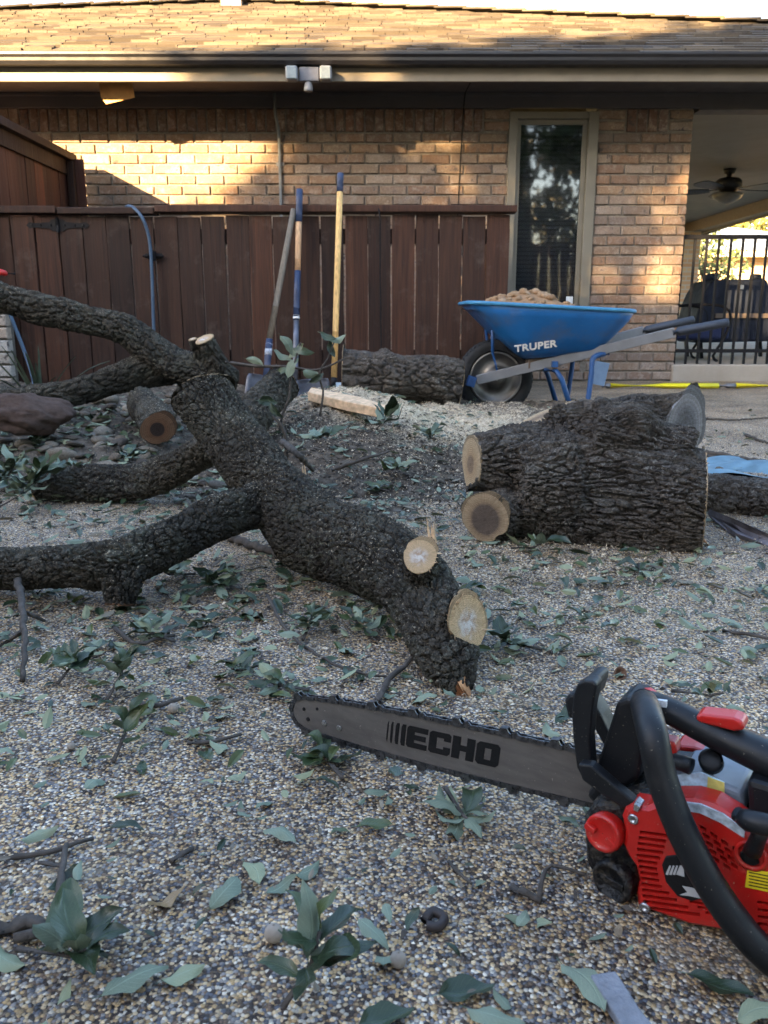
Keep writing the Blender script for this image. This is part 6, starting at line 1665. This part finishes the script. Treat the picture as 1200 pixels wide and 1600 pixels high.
chips('sawdust', 17000, (-.9, 1.6), (.9, 2.6), (.0015, .005), CHIP, 'fine pale sawdust on the paving around the limbs', 13, lambda x, y: np.clip(.8 * np.exp(-(((x - .3) / .45) ** 2 + ((y - 1.75) / .45) ** 2)) + np.exp(-(((x - .12) / .12) ** 2 + ((y - 1.08) / .10) ** 2)), .05, 1))
chips('bark_crumbs', 5000, (-1.2, 1.5), (.55, 3.6), (.002, .007), TWIG, 'dark bark crumbs scattered over the paving', 14, lambda x, y: np.clip(.25 + .6 * np.exp(-((y - 1.9) / .6) ** 2), 0, 1))
chips('soil_crumbs', 14000, (-1.0, 1.2), (2.0, 4.4), (.003, .010), simple('dark_humus', (.05, .04, .032), .95), 'dark soil crumbs and bark bits on the mound', 15, lambda x, y: np.clip(np.exp(-(((x - .05) / .6) ** 2 + ((y - 2.6) / .5) ** 2)), .03, 1))

# ------------------------------------------------------------------ twigs and leafy sprigs
def twig(rows, r, label, mat=TWIG, name='twig', fork=()):
    """rows: pixel, pixel, height above the ground"""
    def gp(a, b, h):
        p = gz(a, b, h)
        for _ in range(3): p = gz(a, b, h + ground_z(p.x, p.y))
        return tuple(p) + (0,)
    P3 = [gp(*q_) for q_ in rows]; sp_ = spline(P3, .012); n = len(sp_)
    r *= .8
    jit = np.random.default_rng(len(label)).normal(size=(n, 3)) * r * .22
    mb = MB().tube(sp_[:, :3] + jit, [r * (1.15 - .55 * i / n) * (1 + .07 * math.sin(i * 2.1)) for i in range(n)], 8)
    for fk in fork:
        P4 = spline([gp(*q_) for q_ in fk], .012); mb.tube(P4[:, :3], [r * .7 * (1 - .5 * i / len(P4)) for i in range(len(P4))], 7)
    return tag(mb.build(name, mat, None, smooth=True), label, 'twig')
twig([(588, 1096, .006), (608, 1062, .010), (630, 1040, .014), (660, 1012, .03), (692, 980, .06)], .0055, 'grey forked twig leaning on the torn limb end')
twig([(418, 930, .02), (448, 985, .014), (500, 1025, .010), (556, 1050, .008), (612, 1058, .008)], .0036, 'long thin grey twig lying left of the limb end')
twig([(28, 905, .05), (36, 960, .045), (38, 1010, .03), (36, 1062, .004)], .0075, 'dark dead twig hanging from the left limb', fork=[[(37, 985, .04), (15, 1000, .01), (-20, 1020, .006)], [(36, 955, .04), (70, 970, .01)]])
twig([(178, 980, .006), (212, 1006, .012), (240, 998, .014), (272, 992, .008)], .0046, 'short crooked grey twig below the limb stub', fork=[[(262, 994, .01), (268, 978, .012), (292, 952, .006)]])
twig([(96, 1442, .005), (94, 1390, .010), (98, 1350, .010), (104, 1320, .006)], .0048, 'dark upright twig on the lower left paving', fork=[[(98, 1352, .01), (60, 1348, .006)]])
twig([(0, 1342, .005), (70, 1332, .006), (146, 1310, .004)], .0036, 'thin twig running in from the lower left edge')
twig([(800, 1388, .005), (826, 1398, .006), (845, 1406, .005)], .0044, 'short dark twig end on the paving left of the chainsaw', fork=[[(842, 1402, .006), (848, 1372, .012), (862, 1352, .010), (914, 1366, .012)]])
twig([(702, 1345, .003), (720, 1366, .004), (737, 1382, .003)], .0022, 'tiny thin twig on the bare paving below the bar')
twig([(266, 1346, .004), (302, 1324, .004)], .0034, 'tiny straight twig on the lower left paving')
twig([(212, 1100, .005), (250, 1102, .008), (285, 1092, .006)], .0050, 'dark crooked twig beside the round gall')
twig([(292, 1162, .006), (335, 1158, .006), (375, 1148, .005)], .0034, 'dark thin twig between leaves left of the bar tip')
twig([(1098, 706, .02), (1135, 712, .016), (1200, 722, .012), (1260, 730, .01)], .011, 'brown stick lying behind the trunk at right')
twig([(1104, 712, .01), (1150, 722, .008), (1220, 728, .008)], .008, 'second brown stick lying along the first at right')
twig([(1060, 668, .01), (1095, 655, .015), (1150, 656, .01), (1230, 650, .008)], .007, 'thin leafy twig on the rear paving right of the trunk')
twig([(1165, 680, .008), (1200, 692, .008)], .008, 'short dark stick at the right edge of the rear paving')
twig([(355, 838, .012), (440, 868, .012), (520, 888, .010), (600, 915, .008)], .011, 'dark straight branch lying under the forked limb')
twig([(1130, 985, .004), (1165, 990, .006), (1215, 1000, .005)], .0042, 'dark twig at the right edge above the chainsaw')
twig([(520, 735, .01), (560, 720, .02), (610, 705, .012)], .006, 'dark root piece on the sawdust mound')
twig([(440, 690, .03), (468, 712, .05), (490, 735, .03)], .010, 'broken dark root stub beside the limb')
twig([(0, 1448, .006), (45, 1440, .010), (70, 1452, .010), (20, 1470, .006)], .008, 'knobbly dark twig at the lower left edge')
def sprig(px, py, n, L, label, seed, spread=1.0, h=.02, Y=None, stem=.05, up=.4, pale=.35, ang=None, group=None):
    r = random.Random(seed)
    p = gz(px, py, .004)
    if Y is not None: p = at(px, py, Y)
    else:
        for _ in range(3): p = gz(px, py, .004 + ground_z(p.x, p.y))
    e = empty('leaf_sprig', p, label, 'leaves', 'leafy sprigs on the ground')
    a = R(ang) if ang is not None else r.uniform(0, 6.28)
    d = Vector((math.cos(a), math.sin(a), 0)); tipp = Vector((0, 0, h)) + d * stem * .3
    mb = MB().tube([p - d * stem + Vector((0, 0, .004)), p + Vector((0, 0, h * .5)), p + tipp], [.0028, .0022, .0015], 7); mb.build('twig', TWIG, e, smooth=True)
    n = int(n * 1.35)
    for k in range(n):
        b = 2.4 * k + r.uniform(-.5, .5); el = up * r.uniform(.1, 1.4) * (1 - .2 * k / n); ll = L * 1.08 * r.uniform(.55, 1.12) * spread
        o = bpy.data.objects.new('leaf', r.choice(LM)); COL.objects.link(o); o.parent = e
        dv = Vector((math.cos(b) * math.cos(el), math.sin(b) * math.cos(el), math.sin(el)))
        base = tipp * (1 - .7 * k / n) - d * stem * .5 * (k / n)
        side = Vector((-math.sin(b), math.cos(b), 0)); nz_ = dv.cross(side)
        if r.random() < pale: side, nz_ = -side, -nz_
        tl = r.uniform(-.5, .5); s2 = side * math.cos(tl) + nz_ * math.sin(tl); n2 = dv.cross(s2)
        rot = Matrix((dv, s2, n2)).transposed().to_4x4()
        o.matrix_local = Matrix.Translation(base + dv * ll * .55) @ rot @ Matrix.Diagonal((ll, ll, ll, 1))
    return e
sprig(488, 1545, 8, .048, 'big upright leaf sprig at the bottom centre left', 1, h=.045, up=1.05, stem=.03)
sprig(112, 1510, 7, .050, 'ragged sprig of dark leaves at the lower left corner', 2, h=.02, up=.7)
sprig(190, 1072, 11, .042, 'rosette of leaves standing by the round gall', 3, h=.030, up=.75)
sprig(116, 1048, 10, .042, 'dark rosette of leaves left of the gall', 4, h=.022, up=.45, pale=.1)
sprig(376, 1055, 7, .036, 'dark four-leaved sprig left of the bar tip', 5, h=.015, up=.4, pale=.05)
sprig(722, 1278, 9, .040, 'cluster of pale leaves under the middle of the bar', 6, h=.008, up=.12, pale=.75)
sprig(508, 1188, 8, .038, 'leaf cluster below the tip of the chainsaw bar', 7, h=.010, up=.2, pale=.2)
sprig(485, 985, 12, .040, 'leafy cluster between the forked limb and the bar', 8, h=.025, up=.5, pale=.4)
sprig(340, 920, 13, .042, 'dark leaf heap under the left fork', 9, h=.022, up=.5, pale=.25)
sprig(265, 905, 9, .040, 'leaf heap beside the stub under the left fork', 10, h=.02, up=.4, pale=.3)
sprig(430, 1075, 9, .038, 'leaves bunched just above the bar tip', 11, h=.012, up=.3, pale=.4)
sprig(795, 1015, 10, .042, 'leaves bunched right of the sawn limb end', 12, h=.02, up=.45, pale=.4)
sprig(195, 1160, 5, .040, 'pair of upright leaves on the left paving', 13, h=.02, up=.8, pale=.3)
sprig(55, 790, 26, .058, 'leafy branch tip spilling over the rocks at left edge', 14, h=.10, up=.8, stem=.10, pale=.45)
sprig(15, 770, 20, .055, 'second leafy tip at the left edge by the bent branch', 15, h=.09, up=.7, stem=.1, pale=.5)
sprig(590, 765, 8, .055, 'pale leaves on the front of the sawdust mound', 16, h=.012, up=.25, pale=.7)
sprig(735, 790, 9, .055, 'leaves in the dip left of the trunk section', 17, h=.02, up=.5, pale=.4)
sprig(600, 668, 8, .075, 'leaf tuft high on the sawdust mound', 18, h=.04, up=.7, pale=.3)
sprig(672, 690, 8, .065, 'leaf tuft on the right slope of the mound', 19, h=.03, up=.5, pale=.4)
sprig(500, 690, 8, .060, 'pale leaves on the left slope of the mound', 20, h=.02, up=.3, pale=.6)
sprig(470, 775, 8, .048, 'leaves behind the fork of the limb', 21, h=.02, up=.4, pale=.4)
sprig(835, 862, 4, .050, 'leaf pair standing against the trunk bark', 22, h=.02, up=.7, pale=.2)
sprig(1110, 1095, 5, .030, 'small dark seedling leaves behind the chainsaw handle', 23, h=.015, up=.7, pale=.1)
sprig(1000, 895, 8, .042, 'loose leaves in front of the trunk section', 24, h=.006, up=.1, pale=.6)
for k_, (a_, b_, lab_) in enumerate(((120, 745, 'leaves lying across the bent branch at left'), (200, 720, 'leaves between the stones and the bent branch'), (150, 665, 'leaves caught on stones above the bent branch'), (290, 745, 'leaves in the gap beside the bent branch'), (60, 700, 'leaf heap below the red boulder'), (230, 1000, 'dark leaves in the shade below the stub'), (560, 990, 'dark leaves beside the long thin twig'), (620, 740, 'small leaf tuft on the front of the mound'), (540, 660, 'leaf tuft beside the pale slab'))):
    sprig(a_, b_, 9, .055 if b_ < 800 else .038, lab_, 70 + k_, h=.03, up=.5, pale=.45)
sprig(1075, 665, 10, .07, 'leafy twig ends right of the grey sawn fork', 25, h=.03, up=.4, pale=.4)
def hanging(rows, leaves, Y, label, r=.004, L=.07, seed=0):
    P3 = [tuple(at(a, b, Y)) + (0,) for a, b in rows]; sp_ = spline(P3, .02); e = empty('leafy_twig', P3[0][:3], label, 'twig'); rr_ = random.Random(seed)
    MB().tube(sp_[:, :3], [r * (1.1 - .6 * i / len(sp_)) for i in range(len(sp_))], 7).build('stem', TWIG, e, smooth=True)
    for a, b, an in leaves:
        p = at(a, b, Y); o = bpy.data.objects.new('leaf', rr_.choice(LM)); COL.objects.link(o); o.parent = e
        o.location = p - WORLD0[e]; o.rotation_euler = (R(rr_.uniform(40, 100)) + (math.pi if rr_.random() < .5 else 0), R(an), rr_.uniform(-.4, .4)); o.scale = (L, L, L)
hanging([(352, 566), (400, 572), (450, 573), (495, 578), (540, 560)], [(398, 566, 20), (442, 580, -30)], 2.95, 'thin bare twig crossing in front of the shovel blades', .006)
hanging([(436, 690), (440, 655), (452, 620), (455, 590), (462, 560), (470, 535)], [(447, 540, 60), (462, 548, -40), (443, 555, 30), (475, 548, 10), (458, 575, -60)], 2.8, 'upright leafy twig rising beside the tilted shovel', .005, .075, 3)
hanging([(500, 650), (505, 610), (498, 585), (512, 560), (522, 535)], [(513, 524, 20), (528, 527, -20), (519, 545, 70), (486, 582, 10), (494, 590, -30)], 2.85, 'slender leafy twig crossing the yellow handle', .004, .06, 4)
hanging([(446, 720), (448, 690), (440, 665), (425, 650)], [(418, 628, 10), (432, 640, 50)], 2.3, 'dark forked twig standing behind the fork', .006, .055, 5)

# ------------------------------------------------------------------ stones of the bed
SR = [stone_mesh('river_stone', 10 + i, STONE) for i in range(6)]
rs = random.Random(9); placed = 0
spots = []
while placed < 240:
    x, y = rs.uniform(-2.0, -.42), rs.uniform(2.32, 4.2) if rs.random() < .8 else rs.uniform(2.2, 2.8)
    if bed_h(np.array([x]), np.array([y]))[0] < .018: continue
    s_ = rs.uniform(.028, .070) * (1.25 if rs.random() < .15 else 1)
    if any((x - a) ** 2 + (y - b) ** 2 < ((s_ + c) * .36) ** 2 for a, b, c in spots): continue
    spots.append((x, y, s_))
    o = bpy.data.objects.new('river_stone', rs.choice(SR)); COL.objects.link(o)
    o.location = (x, y, ground_z(x, y) + s_ * .16); o.scale = (s_ * rs.uniform(1, 1.5), s_, s_ * rs.uniform(.5, .8)); o.rotation_euler = (rs.uniform(-.3, .3), rs.uniform(-.3, .3), rs.uniform(0, 6.28))
    where = 'below the curved back limb' if y > 3.0 else ('in front, beside the bent branch' if y < 2.5 else ('beside the red boulder' if x < -1.15 else 'around the short brown-ended log'))
    size_ = 'small' if s_ < .045 else ('large' if s_ > .062 else 'middling')
    tag(o, size_ + ' river stone in the rock bed ' + where, 'stone', 'stones of the rock bed'); placed += 1
def rough_boulder():
    me = stone_mesh('boulder', 77, BOULD, 5, .34); n_ = len(me.vertices); co = np.empty(n_ * 3); me.vertices.foreach_get('co', co); co = co.reshape(-1, 3)
    f1, f2, ci = worley(co * 4.5 + 3); co *= (1 + .10 * (ci - .5) * sstep(0, .25, f2 - f1) + .05 * fbm(co * 9, 3, 5))[:, None]
    me.vertices.foreach_set('co', co.ravel()); me.update(); return me
bp_ = at(42, 668, 2.72)
bo_ = bpy.data.objects.new('boulder', rough_boulder()); COL.objects.link(bo_)
bo_.location = (bp_.x, 2.72, bp_.z + .04); bo_.scale = (.25, .18, .135); bo_.rotation_euler = (0, .1, .3)
tag(bo_, 'reddish sandstone boulder at the left edge of the rock bed', 'boulder')
# round oak galls and an acorn cup
GALL = simple('pale_gall', (.30, .25, .20), .8, var=.15, scale=120, bump=.4, bscale=300)
for px, py, r_, lab in ((271, 1110, .0070, 'round pale oak gall beside the leaf rosette'), (428, 1466, .0078, 'pale oak gall half hidden behind the bottom sprig'), (622, 1506, .0066, 'pale oak gall on bare paving near the bottom centre'), (112, 1168, .005, 'small dark gall on the left paving')):
    p = gz(px, py + 4, 0)
    mb = MB().ball((p.x, p.y, r_ * .95), r_, 20, 14); mb.tube([(p.x, p.y, r_ * 1.9), (p.x + .001, p.y, r_ * 2.05)], [.0012, .0005], 6)
    tag(mb.build('oak_gall', GALL, None, smooth=True), lab, 'gall')
p = gz(965, 1057, 0)
tag(MB().lathe([(0, .004), (.004, .008), (.009, .0095), (.009, .008), (.004, .005), (.002, .001)], (p.x, p.y, .004), (.2, -.8, .5), 16, cap=False).build('acorn_cup', simple('acorn_brown', (.14, .07, .04), .7), None, smooth=True), 'empty brown acorn cup beyond the chainsaw', 'acorn cup')
p = gz(677, 1448, 0)
tag(MB().tube(spline([(p.x - .008, p.y, .006, 0), (p.x, p.y + .008, .008, 0), (p.x + .009, p.y + .002, .007, 0), (p.x + .004, p.y - .007, .006, 0), (p.x - .006, p.y - .006, .006, 0)], .002), .0042, 8).build('curled_seed', simple('dark_seed', (.03, .022, .02), .6), None, smooth=True), 'dark curled seed husk on bare paving right of the bottom sprig', 'husk')
# weathered strip of wood at the bottom right
q_ = [gz(922, 1522, .012), gz(962, 1516, .012), gz(1000, 1575, .010), gz(1040, 1625, .008), gz(990, 1630, .008), gz(952, 1570, .010)]
n = len(q_); mb = MB().add(q_ + [Vector((p.x, p.y, .001)) for p in q_], [tuple(range(n)), tuple(reversed(range(n, 2 * n)))] + [(i, (i + 1) % n, n + (i + 1) % n, n + i) for i in range(n)])
tag(mb.build('wood_strip', simple('weathered_grey_wood', (.19, .20, .225), .85, var=.25, scale=60, bump=.8, bscale=220), None, bevel=.0015), 'weathered grey strip of wood at the bottom right', 'wood strip')
# ------------------------------------------------------------------ spiky plant
YUC = simple('yucca_leaf', (.085, .11, .075), .55, var=.3, scale=20)
yp = at(62, 606, 3.6); yp.z = ground_z(yp.x, yp.y)
yuc = empty('yucca_plant', yp, 'spiky blue-green plant at the foot of the fence, left', 'plant')
ry = random.Random(2)
ang_ = [(R(22), .70, .95), (R(40), .5, .8)] + [(ry.uniform(.15, 3.0), ry.uniform(.32, .55), ry.uniform(.3, .9)) for _ in range(24)]
for a, L, dr in ang_:
    e = ry.uniform(.55, 1.3) if L < .5 else .62; V = []; m_ = 8
    dx, dy_ = math.cos(a), -abs(math.sin(a)) * .5 + ry.uniform(-.2, .2)
    for i in range(m_):
        t = i / (m_ - 1); w = .011 * (1 - t) ** .6 + .0008; el = e - dr * t
        c = yp + Vector((dx * L * t * math.cos(e * .7), dy_ * L * t * .6, L * (math.sin(e) * t - .42 * dr * t * t)))
        sd_ = Vector((-dy_, dx, .3)).normalized()
        V += [c - sd_ * w, c + Vector((0, 0, -.004)), c + sd_ * w]
    F = []
    for i in range(m_ - 1): F += [(i * 3, i * 3 + 1, i * 3 + 4, i * 3 + 3), (i * 3 + 1, i * 3 + 2, i * 3 + 5, i * 3 + 4)]
    place('leaf_blade', V, F, YUC, yuc, smooth=True)
